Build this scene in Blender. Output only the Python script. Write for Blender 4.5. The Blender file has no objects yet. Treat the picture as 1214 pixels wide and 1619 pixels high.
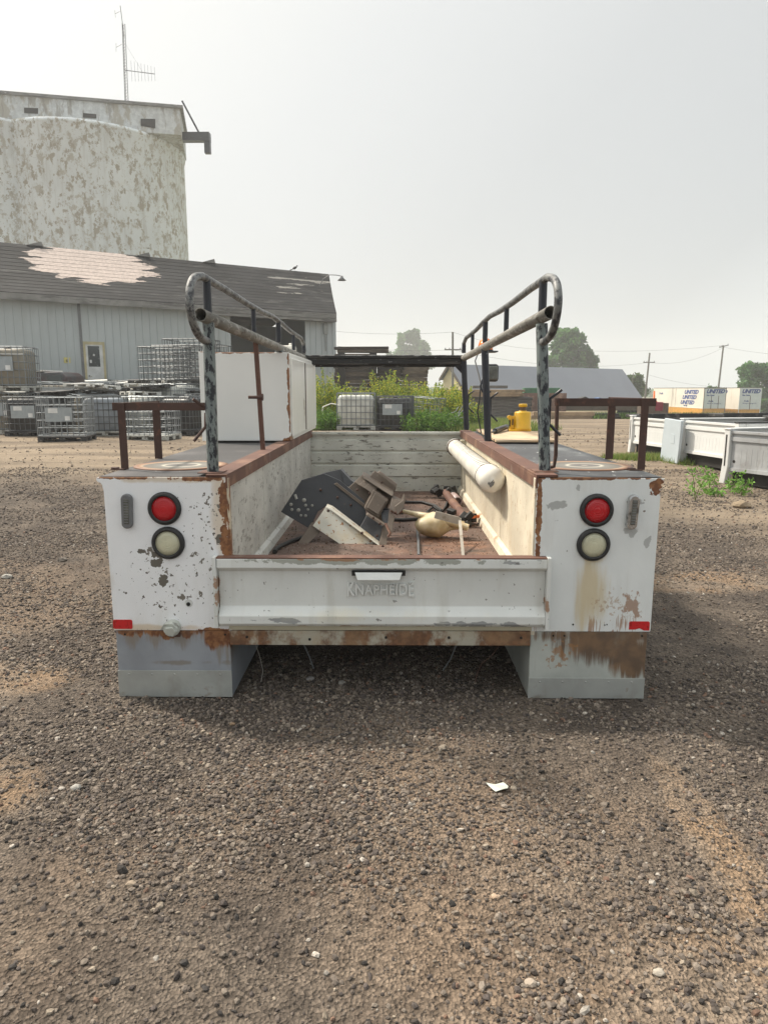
import bpy, bmesh, math, random
import numpy as np
from mathutils import Vector, Matrix, noise
from math import radians as R, sin, cos, pi
random.seed(7); RNG = np.random.default_rng(11)
scn = bpy.context.scene
COL = scn.collection

# ---------------------------------------------------------------- camera
PITCH, YAW, CAM, FPX = R(9.98), R(0.52), Vector((0.038, -2.975, 1.38)), 1100.0
cd = bpy.data.cameras.new('camera'); cam = bpy.data.objects.new('camera', cd); COL.objects.link(cam)
cam.location = CAM; cam.rotation_euler = (R(90) - PITCH, 0, YAW)
cd.sensor_fit = 'VERTICAL'; cd.sensor_height = 36.0; cd.lens = FPX / 1619 * 36.0
cd.clip_start = 0.05; cd.clip_end = 6000
scn.camera = cam
# ---------------------------------------------------------------- light
SUN_EL, SUN_DIR = R(49), Vector((-0.75, 0.43, 0)).normalized()      # hazy sun, ahead and to the left
world = bpy.data.worlds.new("World"); scn.world = world; world.use_nodes = True
wn, wl = world.node_tree.nodes, world.node_tree.links
wn.clear()
wo = wn.new('ShaderNodeOutputWorld'); bg = wn.new('ShaderNodeBackground'); bg.inputs[1].default_value = 0.1
sky = wn.new('ShaderNodeTexSky'); sky.sky_type = 'NISHITA'; sky.sun_disc = False
sky.sun_elevation = SUN_EL; sky.sun_rotation = math.atan2(SUN_DIR.x, SUN_DIR.y)
sky.air_density = 1.0; sky.dust_density = 6.0; sky.ozone_density = 1.0
tc = wn.new('ShaderNodeTexCoord')
dp = wn.new('ShaderNodeVectorMath'); dp.operation = 'DOT_PRODUCT'; wl.new(tc.outputs['Generated'], dp.inputs[0])
dp.inputs[1].default_value = (SUN_DIR.x * cos(SUN_EL), SUN_DIR.y * cos(SUN_EL), sin(SUN_EL))
r1 = wn.new('ShaderNodeValToRGB'); wl.new(dp.outputs['Value'], r1.inputs[0])   # smoke-hazed overcast, brightest round the sun
els = r1.color_ramp.elements
els[0].position = 0.0; els[0].color = (0.74, 0.79, 0.80, 1)
els[1].position = 1.0; els[1].color = (2.6, 2.5, 2.3, 1)
for p, c in ((0.18, (0.575, 0.602, 0.61)), (0.42, (0.64, 0.66, 0.66)), (0.62, (0.77, 0.785, 0.775)), (0.80, (0.93, 0.93, 0.89)), (0.90, (1.5, 1.45, 1.33))):
    e = els.new(p); e.color = (*c, 1)
sp = wn.new('ShaderNodeSeparateXYZ'); wl.new(tc.outputs['Generated'], sp.inputs[0])
mr = wn.new('ShaderNodeMapRange'); mr.interpolation_type = 'SMOOTHSTEP'; wl.new(sp.outputs['Z'], mr.inputs[0])
mr.inputs[1].default_value = 0.42; mr.inputs[2].default_value = 0.95; mr.inputs[3].default_value = 1.0; mr.inputs[4].default_value = 1.65
mb = wn.new('ShaderNodeMapRange'); mb.interpolation_type = 'SMOOTHSTEP'; wl.new(sp.outputs['Y'], mb.inputs[0])   # the open sky behind the camera is brighter
mb.inputs[1].default_value = 0.1; mb.inputs[2].default_value = -0.8; mb.inputs[3].default_value = 1.0; mb.inputs[4].default_value = 0.98
mm = wn.new('ShaderNodeMath'); mm.operation = 'MULTIPLY'; wl.new(mr.outputs[0], mm.inputs[0]); wl.new(mb.outputs[0], mm.inputs[1])
m10 = wn.new('ShaderNodeMath'); m10.operation = 'MULTIPLY'; wl.new(mm.outputs[0], m10.inputs[0]); m10.inputs[1].default_value = 10.0
sc = wn.new('ShaderNodeVectorMath'); sc.operation = 'SCALE'; wl.new(r1.outputs[0], sc.inputs[0]); wl.new(m10.outputs[0], sc.inputs[3])
mx = wn.new('ShaderNodeMixRGB'); mx.inputs[0].default_value = 0.90
wl.new(sky.outputs[0], mx.inputs[1]); wl.new(sc.outputs[0], mx.inputs[2])
wl.new(mx.outputs[0], bg.inputs[0]); wl.new(bg.outputs[0], wo.inputs[0])
sd = bpy.data.lights.new('sun', 'SUN'); sd.energy = 4.8; sd.angle = R(4.0); sd.color = (1.0, 0.91, 0.78)
so = bpy.data.objects.new('sun', sd); COL.objects.link(so)
so.rotation_euler = (-(SUN_DIR * cos(SUN_EL) + Vector((0, 0, sin(SUN_EL))))).to_track_quat('-Z', 'Y').to_euler()
so.location = (-8, 4, 12)
scn.view_settings.view_transform = 'Standard'; scn.view_settings.look = 'None'
scn.view_settings.exposure = 0.16; scn.view_settings.gamma = 1.0
scn.cycles.volume_step_rate = 1.0; scn.cycles.max_bounces = 8; scn.cycles.volume_bounces = 1

# ---------------------------------------------------------------- helpers
_r = Vector((cos(YAW), sin(YAW), 0)); _f = Vector((-sin(YAW) * cos(PITCH), cos(YAW) * cos(PITCH), -sin(PITCH)))
_u = Vector((-sin(YAW) * sin(PITCH), cos(YAW) * sin(PITCH), cos(PITCH)))
def at(px, py, Y):
    d = _f + _r * ((px - 607) / FPX) - _u * ((py - 809.5) / FPX)
    return CAM + d * ((Y - CAM.y) / d.y)
def atz(px, py, Z):
    d = _f + _r * ((px - 607) / FPX) - _u * ((py - 809.5) / FPX)
    return CAM + d * ((Z - CAM.z) / d.z)

class MB:
    def __init__(s): s.v = []; s.f = []; s.sm = []
    def add(s, vs, fs, smooth=False):
        o = len(s.v); s.v += [tuple(v) for v in vs]; s.f += [tuple(i + o for i in f) for f in fs]; s.sm += [smooth] * len(fs); return s
    def box(s, x0, x1, y0, y1, z0, z1, M=None):
        vs = [Vector(p) for p in ((x0, y0, z0), (x1, y0, z0), (x1, y1, z0), (x0, y1, z0), (x0, y0, z1), (x1, y0, z1), (x1, y1, z1), (x0, y1, z1))]
        if M: vs = [M @ v for v in vs]
        return s.add(vs, [(0, 3, 2, 1), (4, 5, 6, 7), (0, 1, 5, 4), (1, 2, 6, 5), (2, 3, 7, 6), (3, 0, 4, 7)])
    def prism(s, pts, d, M=None):
        """closed outline pts (3D) pushed along d"""
        pts = [Vector(p) for p in pts]; n = len(pts); d = Vector(d)
        vs = pts + [p + d for p in pts]
        if M: vs = [M @ v for v in vs]
        return s.add(vs, [tuple(range(n))[::-1], tuple(range(n, 2 * n))] + [(i, (i + 1) % n, n + (i + 1) % n, n + i) for i in range(n)])
    def tube(s, pts, r, n=8, cap=True, smooth=True, r1=None, rs=None):
        pts = [Vector(p) for p in pts]; m = len(pts); vs = []; up = None
        for i, p in enumerate(pts):
            t = (pts[min(i + 1, m - 1)] - pts[max(i - 1, 0)]).normalized()
            if up is None: up = t.orthogonal().normalized()
            up = (up - t * up.dot(t)); up = up.normalized() if up.length > 1e-6 else t.orthogonal().normalized()
            w = t.cross(up)
            rr = rs[i] if rs else (r if r1 is None else r + (r1 - r) * i / (m - 1))
            for k in range(n):
                a = 2 * pi * (k + .5) / n; vs.append(p + (up * cos(a) + w * sin(a)) * rr)
        fs = [(i * n + k, i * n + (k + 1) % n, (i + 1) * n + (k + 1) % n, (i + 1) * n + k) for i in range(m - 1) for k in range(n)]
        s.add(vs, fs, smooth)
        if cap: s.add([vs[k] for k in range(n)], [tuple(range(n))[::-1]]); s.add(vs[-n:], [tuple(range(n))])
        return s
    def pipe(s, a, b, r, ri, n=20):
        """hollow open pipe"""
        a = Vector(a); b = Vector(b); t = (b - a).normalized(); u = t.orthogonal().normalized(); w = t.cross(u); vs = []
        for p, q in ((a, r), (b, r), (b, ri), (a, ri)):
            for k in range(n):
                g = 2 * pi * k / n; vs.append(p + (u * cos(g) + w * sin(g)) * q)
        return s.add(vs, [(j * n + k, j * n + (k + 1) % n, ((j + 1) % 4) * n + (k + 1) % n, ((j + 1) % 4) * n + k) for j in range(4) for k in range(n)], True)
    def lathe(s, prof, o, ax=(0, 0, 1), n=28, smooth=True):
        """prof [(radius, height)]"""
        o = Vector(o); t = Vector(ax).normalized(); u = t.orthogonal().normalized(); w = t.cross(u); vs = []
        for (r, h) in prof:
            for k in range(n):
                g = 2 * pi * k / n; vs.append(o + t * h + (u * cos(g) + w * sin(g)) * max(r, 1e-4))
        m = len(prof)
        s.add(vs, [(j * n + k, j * n + (k + 1) % n, (j + 1) * n + (k + 1) % n, (j + 1) * n + k) for j in range(m - 1) for k in range(n)], smooth)
        s.add(vs[:n], [tuple(range(n))[::-1]]); s.add(vs[-n:], [tuple(range(n))]); return s
    def build(s, name, mat, parent=None, bevel=0, smooth=None, label=None, recalc=True, sub=0):
        me = bpy.data.meshes.new(name); me.from_pydata(s.v, [], s.f)
        me.polygons.foreach_set('use_smooth', s.sm if smooth is None else [smooth] * len(s.f))
        if recalc:
            bm = bmesh.new(); bm.from_mesh(me); bmesh.ops.recalc_face_normals(bm, faces=bm.faces); bm.to_mesh(me); bm.free()
        me.materials.append(mat); o = bpy.data.objects.new(name, me); COL.objects.link(o)
        if parent: o.parent = parent
        if label: o['label'] = label
        if bevel:
            b = o.modifiers.new('bevel', 'BEVEL'); b.width = bevel; b.segments = 2; b.limit_method = 'ANGLE'; b.angle_limit = R(40)
        return o
def thing(name, label, cat, loc=(0, 0, 0), rz=0, group=None):
    o = bpy.data.objects.new(name, None); COL.objects.link(o); o.empty_display_size = .1
    o.location = loc; o.rotation_euler = (0, 0, rz); o['label'] = label; o['category'] = cat
    if group: o['group'] = group
    return o
def tag(o, label, cat, group=None):
    o['label'] = label; o['category'] = cat
    if group: o['group'] = group
    return o
KIDS = {}
def dup(root, loc, rz=0, label=None, group=None, scale=None, rot=None, drop=()):
    r = root.copy(); COL.objects.link(r); r.location = loc; r.rotation_euler = rot if rot else (0, 0, rz)
    if scale: r.scale = scale
    if label: r['label'] = label
    if group: r['group'] = group
    for ch in [c for c in root.children if c.name.split('.')[0] not in drop]:
        c = ch.copy(); COL.objects.link(c); c.parent = r
        for g in ch.children:
            d = g.copy(); COL.objects.link(d); d.parent = c
    return r
def struct(o, kind='structure'): o['kind'] = kind; return o
def npmesh(name, verts, faces, mat, parent=None, tint=None, smooth=False):
    me = bpy.data.meshes.new(name); nv, nf, k = len(verts), len(faces), faces.shape[1]
    me.vertices.add(nv); me.vertices.foreach_set('co', verts.astype(np.float32).ravel())
    me.loops.add(nf * k); me.loops.foreach_set('vertex_index', faces.astype(np.int32).ravel())
    me.polygons.add(nf); me.polygons.foreach_set('loop_start', np.arange(0, nf * k, k, dtype=np.int32))
    me.polygons.foreach_set('use_smooth', np.full(nf, smooth))
    me.update(calc_edges=True)
    if tint is not None:
        a = me.color_attributes.new('tint', 'FLOAT_COLOR', 'POINT'); c = np.ones((nv, 4), np.float32); c[:, :3] = tint; a.data.foreach_set('color', c.ravel())
    me.materials.append(mat); o = bpy.data.objects.new(name, me); COL.objects.link(o)
    if parent: o.parent = parent
    return o

# ---------------------------------------------------------------- materials
class NT:
    def __init__(s, name):
        s.m = bpy.data.materials.new(name); s.m.use_nodes = True; s.n = s.m.node_tree.nodes; s.l = s.m.node_tree.links
        s.b = s.n['Principled BSDF']; s.tc = s.n.new('ShaderNodeTexCoord')
    def sock(s, i, v):
        if isinstance(v, bpy.types.NodeSocket): s.l.new(v, i)
        elif v is not None:
            try: i.default_value = v
            except Exception: i.default_value = (*v, 1)
    def co(s, scale=(1, 1, 1), which='Object', rot=(0, 0, 0)):
        mp = s.n.new('ShaderNodeMapping'); s.l.new(s.tc.outputs[which], mp.inputs[0]); mp.inputs[3].default_value = scale; mp.inputs[2].default_value = rot; return mp.outputs[0]
    def noise(s, scale=5, detail=4, rough=.55, st=(1, 1, 1), dist=0, which='Object', rot=(0, 0, 0)):
        t = s.n.new('ShaderNodeTexNoise'); s.l.new(s.co(st, which, rot), t.inputs[0]); t.inputs['Scale'].default_value = scale
        t.inputs['Detail'].default_value = detail; t.inputs['Roughness'].default_value = rough; t.inputs['Distortion'].default_value = dist; return t.outputs[0]
    def voro(s, scale=5, st=(1, 1, 1), feat='F1', out='Distance', rnd=1.0):
        t = s.n.new('ShaderNodeTexVoronoi'); t.feature = feat; s.l.new(s.co(st), t.inputs[0]); t.inputs['Scale'].default_value = scale; t.inputs['Randomness'].default_value = rnd; return t.outputs[out]
    def math(s, op, a, b=None, c=None, clamp=False):
        t = s.n.new('ShaderNodeMath'); t.operation = op; t.use_clamp = clamp
        for i, v in enumerate((a, b, c)):
            if v is not None: s.sock(t.inputs[i], v)
        return t.outputs[0]
    def ramp(s, x, lo, hi, a=0.0, b=1.0, smooth=True):
        t = s.n.new('ShaderNodeMapRange'); t.interpolation_type = 'SMOOTHSTEP' if smooth else 'LINEAR'; s.l.new(x, t.inputs[0])
        for i, v in enumerate((lo, hi, a, b)): t.inputs[i + 1].default_value = v
        return t.outputs[0]
    def mix(s, f, a, b, mode='MIX'):
        t = s.n.new('ShaderNodeMixRGB'); t.blend_type = mode; s.sock(t.inputs[0], f); s.sock(t.inputs[1], a); s.sock(t.inputs[2], b); return t.outputs[0]
    def region(s, cs):
        """0..1 field, highest inside the given ellipsoids [(cx,cy,cz,rx,ry,rz)] of object space"""
        out = None
        for (x, y, z, a, b, c) in cs:
            v = s.n.new('ShaderNodeVectorMath'); v.operation = 'SUBTRACT'; s.l.new(s.tc.outputs['Object'], v.inputs[0]); v.inputs[1].default_value = (x, y, z)
            d = s.n.new('ShaderNodeVectorMath'); d.operation = 'DIVIDE'; s.l.new(v.outputs[0], d.inputs[0]); d.inputs[1].default_value = (a, b, c)
            ln = s.n.new('ShaderNodeVectorMath'); ln.operation = 'LENGTH'; s.l.new(d.outputs[0], ln.inputs[0])
            k = s.math('SUBTRACT', 1.0, ln.outputs['Value'], clamp=True)
            out = k if out is None else s.math('MAXIMUM', out, k)
        return out
    def bump(s, h, strength=.3, dist=.01):
        t = s.n.new('ShaderNodeBump'); s.l.new(h, t.inputs['Height']); t.inputs['Strength'].default_value = strength; t.inputs['Distance'].default_value = dist
        if s.b.inputs['Normal'].is_linked: s.l.new(s.b.inputs['Normal'].links[0].from_socket, t.inputs['Normal'])
        s.l.new(t.outputs[0], s.b.inputs['Normal'])
    def done(s, col, rough=.5, metal=0.0, spec=None):
        s.sock(s.b.inputs['Base Color'], col if not isinstance(col, tuple) else (*col, 1)); s.sock(s.b.inputs['Roughness'], rough); s.sock(s.b.inputs['Metallic'], metal)
        if spec is not None: s.b.inputs['Specular IOR Level'].default_value = spec
        return s.m
def M3(*c): return (*c, 1)
def worn(name, base, layers=(), rough=.45, metal=0, var=.12, varscale=3, bump=.15, bscale=60, bd=.002, spec=None, dent=0):
    """painted / weathered surface: base colour, slow tone variation, then layers of wear.
    layer: dict(c=colour, s=noise scale, t=threshold, w=softness, st=stretch, reg=ellipsoids, g=gain, d=detail, a=alpha)"""
    k = NT(name)
    n0 = k.noise(varscale, 5, .6)
    dk = tuple(x * (1 - var * 2) for x in base)
    col = k.mix(k.ramp(n0, .35, .7), M3(*dk), M3(*base)); rg = None
    hh = k.noise(bscale, 3, .6)
    for L in layers:
        n = k.noise(L.get('s', 20), L.get('d', 5), L.get('r', .6), L.get('st', (1, 1, 1)), L.get('dist', 0))
        if L.get('reg'): n = k.math('MULTIPLY_ADD', k.math('POWER', k.region(L['reg']), L.get('p', .6)), L.get('g', .5), n)
        m = k.ramp(n, L['t'], L['t'] + L.get('w', .03))
        if L.get('a', 1) < 1: m = k.math('MULTIPLY', m, L['a'])
        c = M3(*L['c'])
        if L.get('c2'): c = k.mix(k.ramp(k.noise(L.get('s2', 40), 4), .4, .6), c, M3(*L['c2']))
        col = k.mix(m, col, c)
        if L.get('b', 1): hh = k.math('MULTIPLY_ADD', m, -L.get('b', 1) * .6, hh)
    k.bump(hh, bump, bd)
    if dent: k.bump(k.noise(4.5, 2, .5), dent, .03)
    return k.done(col, rough, metal, spec)

WHT = (.80, .81, .80); RUST = (.16, .065, .03); RUST2 = (.28, .13, .055); PRIM = (.20, .19, .165); BARE = (.33, .33, .31)
m_panel_l = worn('chipped_white_paint', (.84, .85, .86), [
    dict(c=(.60, .58, .53), s=3.2, st=(3, 1, .5), t=.50, w=.3, a=.42, b=0, d=7), dict(c=(.55, .50, .42), s=5, t=.80, w=.3, a=.5, b=0, reg=[(-.95, 0, .30, .5, .3, .14), (-1.2, 0, .6, .05, .3, .6)], g=.45),
    dict(c=(.55, .40, .22), s=5, st=(1, 1, .5), t=.93, w=.25, reg=[(-.70, 0, .80, .07, .3, .35), (-.9, 0, 1.0, .4, .3, .03), (-1.0, 0, .33, .5, .3, .03)], g=.8, a=.55, b=0),
    dict(c=(.18, .165, .14), s=30, t=.93, w=.012, reg=[(-.99, 0, .60, .15, .3, .17), (-.88, 0, .47, .20, .3, .10), (-.74, 0, .88, .10, .3, .16), (-.80, 0, .62, .12, .3, .2)], g=.40, p=.35, d=4),
    dict(c=(.10, .085, .07), s=52, t=.80, w=.01, reg=[(-.74, 0, .80, .16, .3, .36), (-.95, 0, .52, .28, .3, .25)], g=.178, p=.3, d=3),
    dict(c=(.13, .12, .10), s=24, t=.86, w=.012, reg=[(-.985, 0, .632, .05, .3, .03), (-.965, 0, .545, .045, .3, .05), (-.93, 0, .72, .045, .3, .035), (-1.05, 0, .68, .03, .3, .02), (-.70, 0, .735, .045, .3, .03), (-.99, 0, .67, .04, .3, .035)], g=.60, d=3),
    dict(c=RUST, c2=RUST2, s=26, t=.93, w=.03, reg=[(-.672, 0, .90, .045, .3, .18), (-.680, 0, .72, .035, .3, .16), (-.78, 0, 1.004, .2, .3, .022), (-1.1, 0, 1.006, .2, .3, .013), (-.75, 0, .32, .1, .3, .02)], g=.75, p=.5, d=4)], var=.03, bump=.25, rough=.38, dent=.10)
m_panel_r = worn('stained_white_paint', (.74, .765, .755), [
    dict(c=(.50, .50, .46), s=3.2, st=(3, 1, .5), t=.48, w=.3, a=.45, b=0, d=7), dict(c=(.30, .15, .07), s=14, st=(7, 1, .35), t=.80, w=.08, a=.8, b=0, reg=[(.94, 0, .35, .10, .3, .09), (1.08, 0, .36, .14, .3, .09), (.70, 0, .36, .04, .3, .2)], g=.34),
    dict(c=(.55, .44, .24), s=3, st=(5, 1, .6), t=.78, w=.35, reg=[(.925, 0, .50, .11, .3, .26), (.93, 0, .66, .08, .3, .06)], g=.75, a=.75, b=0),
    dict(c=RUST2, s=30, st=(1, 1, .7), t=.86, w=.07, reg=[(1.11, 0, .44, .10, .3, .13), (.93, 0, .30, .5, .3, .045)], g=.5, a=.75, d=5),
    dict(c=(.38, .25, .15), s=60, t=.80, w=.04, reg=[(1.03, 0, .44, .17, .3, .12)], g=.32, a=.6),
    dict(c=(.42, .43, .42), s=14, t=.86, w=.012, reg=[(1.10, 0, .77, .09, .3, .07), (.75, 0, .885, .08, .3, .035), (.84, 0, .97, .03, .3, .04), (1.15, 0, .73, .04, .3, .07), (1.1, 0, .90, .08, .3, .05), (.75, 0, .82, .06, .3, .03)], g=.45, d=4),
    dict(c=RUST, c2=RUST2, s=26, t=.93, w=.03, reg=[(.68, 0, .85, .02, .3, .3), (1.18, 0, .965, .05, .3, .06), (.9, 0, 1.006, .4, .3, .012)], g=.7, p=.5),
    dict(c=(.2, .17, .14), s=34, t=.755, w=.01, d=2)], var=.04, bump=.3, rough=.4, dent=.10)
m_jamb = worn('rusty_jamb', (.62, .55, .42), [dict(c=RUST, c2=RUST2, s=14, st=(2, 2, .6), t=.47, w=.05, d=6)], bump=.5)
m_wall_l = worn('shaded_grey_scratched_paint', (.60, .60, .56), [  # grey base paints the left wall's shade; scratches and rust are wear
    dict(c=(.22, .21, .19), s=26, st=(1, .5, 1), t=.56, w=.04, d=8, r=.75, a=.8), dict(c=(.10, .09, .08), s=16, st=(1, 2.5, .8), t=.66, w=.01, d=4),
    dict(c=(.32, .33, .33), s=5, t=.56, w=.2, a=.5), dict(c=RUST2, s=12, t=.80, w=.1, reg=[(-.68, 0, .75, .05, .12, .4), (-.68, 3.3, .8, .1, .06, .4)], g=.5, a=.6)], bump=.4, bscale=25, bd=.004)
m_wall_r = worn('sunlit_cream_stained_paint', (.72, .655, .52), [  # bright cream base paints sunlight on the right wall; stains are real
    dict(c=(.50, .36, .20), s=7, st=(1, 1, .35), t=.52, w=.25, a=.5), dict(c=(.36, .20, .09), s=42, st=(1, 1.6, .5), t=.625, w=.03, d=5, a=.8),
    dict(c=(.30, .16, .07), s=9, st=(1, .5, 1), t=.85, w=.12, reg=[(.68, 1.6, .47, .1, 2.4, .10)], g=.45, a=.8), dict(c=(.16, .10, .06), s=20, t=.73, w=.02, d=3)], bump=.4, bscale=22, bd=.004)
m_bulk = worn('scraped_bulkhead_paint', (.66, .665, .60), [
    dict(c=(.20, .19, .16), s=11, st=(.7, 1, 2.6), t=.575, w=.02, d=9, r=.74, a=.9), dict(c=(.07, .065, .055), s=18, st=(.6, 1, 2.2), t=.62, w=.02, d=7, r=.7),
    dict(c=(.45, .36, .22), s=4, t=.80, w=.25, reg=[(0, 3.3, .48, .9, .3, .15), (.6, 3.3, .7, .2, .3, .5)], g=.4, a=.5)], bump=.4)
m_floor = worn('rusty_bed_floor', (.12, .074, .055), [dict(c=(.17, .095, .065), s=5, t=.50, w=.2), dict(c=(.30, .15, .085), s=3, t=.80, w=.25, a=.8, d=6, b=0, reg=[(.35, 1.0, .47, .45, 1.2, .3)], g=.5), dict(c=(.24, .19, .15), s=9, t=.60, w=.15, a=.5, d=8), dict(c=(.32, .28, .24), s=60, t=.60, w=.05, a=.6), dict(c=(.05, .038, .03), s=7, t=.56, w=.15, a=.8, d=7)], rough=.75, bump=.7, bscale=90, bd=.004)
m_rust = worn('brown_rust', (.135, .062, .042), [dict(c=(.22, .12, .075), s=5, t=.52, w=.12, a=.7, d=8), dict(c=(.24, .19, .15), s=7, t=.60, w=.1, a=.5, d=8), dict(c=(.08, .04, .03), s=30, t=.62, w=.1, a=.7)], rough=.72, bump=.4, bscale=120)
m_drust = worn('dark_rusty_steel', (.075, .038, .028), [dict(c=(.15, .06, .035), s=20, t=.55, w=.15, a=.7)], rough=.65, bump=.4, bscale=120)
m_gate = worn('tailgate_paint', (.70, .715, .69), [
    dict(c=(.33, .34, .30), s=16, st=(.8, 1, 1), t=.86, w=.05, reg=[(-.1, 0, .652, .95, .3, .034)], g=.62, d=7, r=.7),
    dict(c=(.30, .31, .31), s=12, st=(.8, 1, 2), t=.79, w=.03, reg=[(.35, 0, .365, .5, .3, .03), (.62, 0, .64, .14, .3, .03), (-.4, 0, .38, .2, .3, .02)], g=.42, d=6),
    dict(c=(.12, .11, .10), s=40, t=.675, w=.02, d=3, a=.8), dict(c=(.66, .60, .44), s=4, t=.75, w=.3, reg=[(0, 0, .40, 1.1, .3, .06)], g=.45, a=.5, b=0), dict(c=(.45, .44, .38), s=3, st=(4, 1, .5), t=.50, w=.25, a=.45, d=7, b=0), dict(c=(.30, .15, .07), s=9, st=(1, 1, 2), t=.86, w=.06, reg=[(0, 0, .655, 1.0, .3, .012), (-.72, 0, .5, .02, .3, .2), (.72, 0, .5, .02, .3, .2), (0, 0, .355, 1.0, .3, .012)], g=.42, d=6, a=.85)], var=.05, bump=.35, dent=.14)  # cream tint low down paints the light on the up-facing slope
m_sill = worn('rusty_sill', (.50, .47, .38), [dict(c=(.13, .065, .035), c2=(.20, .10, .05), s=3.4, st=(1, 1, .7), t=.43, w=.10, d=8, r=.68), dict(c=(.33, .22, .12), s=6, t=.45, w=.2, a=.5)], bump=.5)
m_sill2 = worn('cream_sill', (.60, .56, .42), [dict(c=(.30, .22, .13), s=5, st=(1, 1, .6), t=.58, w=.12, a=.7)], bump=.4)
m_skirt_l = worn('galvanised_skirt', (.33, .355, .39), [
    dict(c=(.22, .17, .11), s=5, st=(4, 1, .5), t=.70, w=.2, reg=[(-.93, 0, .30, .45, .4, .10), (-.70, 0, .26, .1, .4, .16)], g=.42, a=.6, b=0),
    dict(c=RUST, c2=RUST2, s=9, st=(2.6, 1, .30), t=.80, w=.12, reg=[(-.95, 0, .318, .35, .3, .055), (-.71, 0, .29, .18, .3, .10), (-1.15, 0, .31, .05, .3, .03)], g=.62, d=6), 
    dict(c=(.10, .09, .08), s=8, t=.80, w=.1, reg=[(-1.17, 0, .02, .06, .3, .04)], g=.5, a=.7), dict(c=(.20, .19, .17), s=6, st=(1, 1, .6), t=.55, w=.2, a=.5, d=7, b=0), dict(c=(.22, .19, .15), s=8, t=.75, w=.2, a=.7, b=0, reg=[(-.93, 0, .0, .5, .4, .07), (-.93, 0, .165, .4, .3, .02)], g=.42, d=7)], rough=.5, metal=.2, bump=.2, dent=.15)
m_skirt_r = worn('rust_streaked_skirt', (.47, .495, .46), [
    dict(c=(.18, .098, .045), c2=(.105, .058, .03), s2=9, s=5.5, st=(6, 1, .45), t=.66, w=.26, a=.93, reg=[(.97, 0, .27, .26, .3, .14), (1.12, 0, .20, .15, .3, .14), (1.0, 0, .30, .4, .3, .06)], g=.62, d=7, r=.62),
    dict(c=(.30, .15, .06), s=30, t=.80, w=.05, reg=[(.80, 0, .22, .12, .3, .13)], g=.38, a=.7), dict(c=(.2, .2, .19), s=12, t=.88, w=.02, reg=[(.72, 0, .055, .08, .3, .03)], g=.5), dict(c=(.26, .24, .20), s=6, st=(1, 1, .6), t=.55, w=.2, a=.5, d=7, b=0), dict(c=(.22, .18, .14), s=8, t=.75, w=.2, a=.7, b=0, reg=[(.93, 0, .0, .5, .4, .06)], g=.42, d=7)], rough=.5, metal=.1, bump=.25, dent=.15)
m_box = worn('side_box_paint', (.70, .71, .69), [dict(c=RUST2, s=8, t=.68, w=.05, d=6)], bump=.3)
m_deck = worn('black_treadplate', (.055, .053, .054), [dict(c=(.12, .11, .11), s=3, t=.52, w=.25, a=.8), dict(c=(.50, .50, .48), s=36, t=.735, w=.02, d=3)], rough=.62, bump=.5, bscale=70, bd=.004)
m_deck_r = worn('scuffed_treadplate', (.06, .062, .066), [dict(c=(.17, .18, .18), s=3, st=(1, .6, 1), t=.48, w=.25, a=.8), dict(c=(.5, .5, .48), s=26, st=(1, .6, 1), t=.67, w=.02, d=5)], rough=.6, bump=.5, bscale=70, bd=.004)
m_pipe = worn('worn_black_rack_paint', (.20, .205, .20), [dict(c=(.035, .037, .042), s=42, st=(1, .5, .6), t=.47, w=.10, d=7, r=.7), dict(c=(.20, .12, .08), s=9, t=.70, w=.08, a=.6)], rough=.5, bump=.4, bscale=80)
m_post = worn('flaking_post_paint', (.20, .235, .23), [dict(c=(.012, .015, .022), s=50, st=(1, 1, .4), t=.49, w=.05, d=8, r=.72), dict(c=(.35, .34, .28), s=18, t=.70, w=.05, a=.6)], rough=.42, bump=.4, bscale=80)
m_postk = worn('black_post_paint', (.02, .023, .032), [dict(c=(.30, .33, .34), s=22, st=(1, 1, .5), t=.66, w=.04, d=6)], rough=.4, bump=.3)
m_longpipe = worn('weathered_rack_pipe', (.20, .19, .165), [dict(c=(.33, .32, .29), s=34, st=(1, .35, 1), t=.50, w=.12, d=8, r=.7), dict(c=(.09, .075, .06), s=40, st=(1, .3, 1), t=.58, w=.08, d=6)], rough=.6, bump=.4)
m_black = worn('black_rubber', (.02, .02, .02), rough=.6, var=.1)
m_blackm = worn('scuffed_black_steel', (.035, .037, .042), [dict(c=(.10, .105, .11), s=5, t=.55, w=.25, a=.8), dict(c=(.20, .19, .17), s=40, t=.70, w=.03), dict(c=(.13, .08, .05), s=14, t=.66, w=.06, a=.7)], rough=.42, bump=.3)
m_brown = worn('muddy_brown_steel', (.13, .10, .075), [dict(c=(.07, .055, .045), s=6, t=.5, w=.2), dict(c=(.24, .19, .14), s=20, t=.62, w=.1, a=.7)], rough=.65, bump=.4)
m_dirtywhite = worn('rust_edged_white_steel', (.62, .60, .52), [dict(c=(.30, .15, .06), s=34, t=.60, w=.03, d=4), dict(c=(.5, .38, .2), s=6, t=.52, w=.2, a=.6)], bump=.4)
m_cab = worn('white_cabinet_paint', (.80, .80, .765), [dict(c=RUST, c2=RUST2, s=20, t=.97, w=.05, reg=[(-1.0, 1.93, 1.636, .5, .2, .02), (-.66, 1.93, 1.3, .03, .05, .5), (-.66, 1.95, 1.03, .1, .2, .06), (-.66, 2.6, 1.3, .03, .05, .3), (-.9, 1.93, 1.01, .5, .2, .012)], g=.75, p=.5), dict(c=(.3, .25, .2), s=30, t=.76, w=.02)], var=.03, bump=.15, rough=.35)
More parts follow.
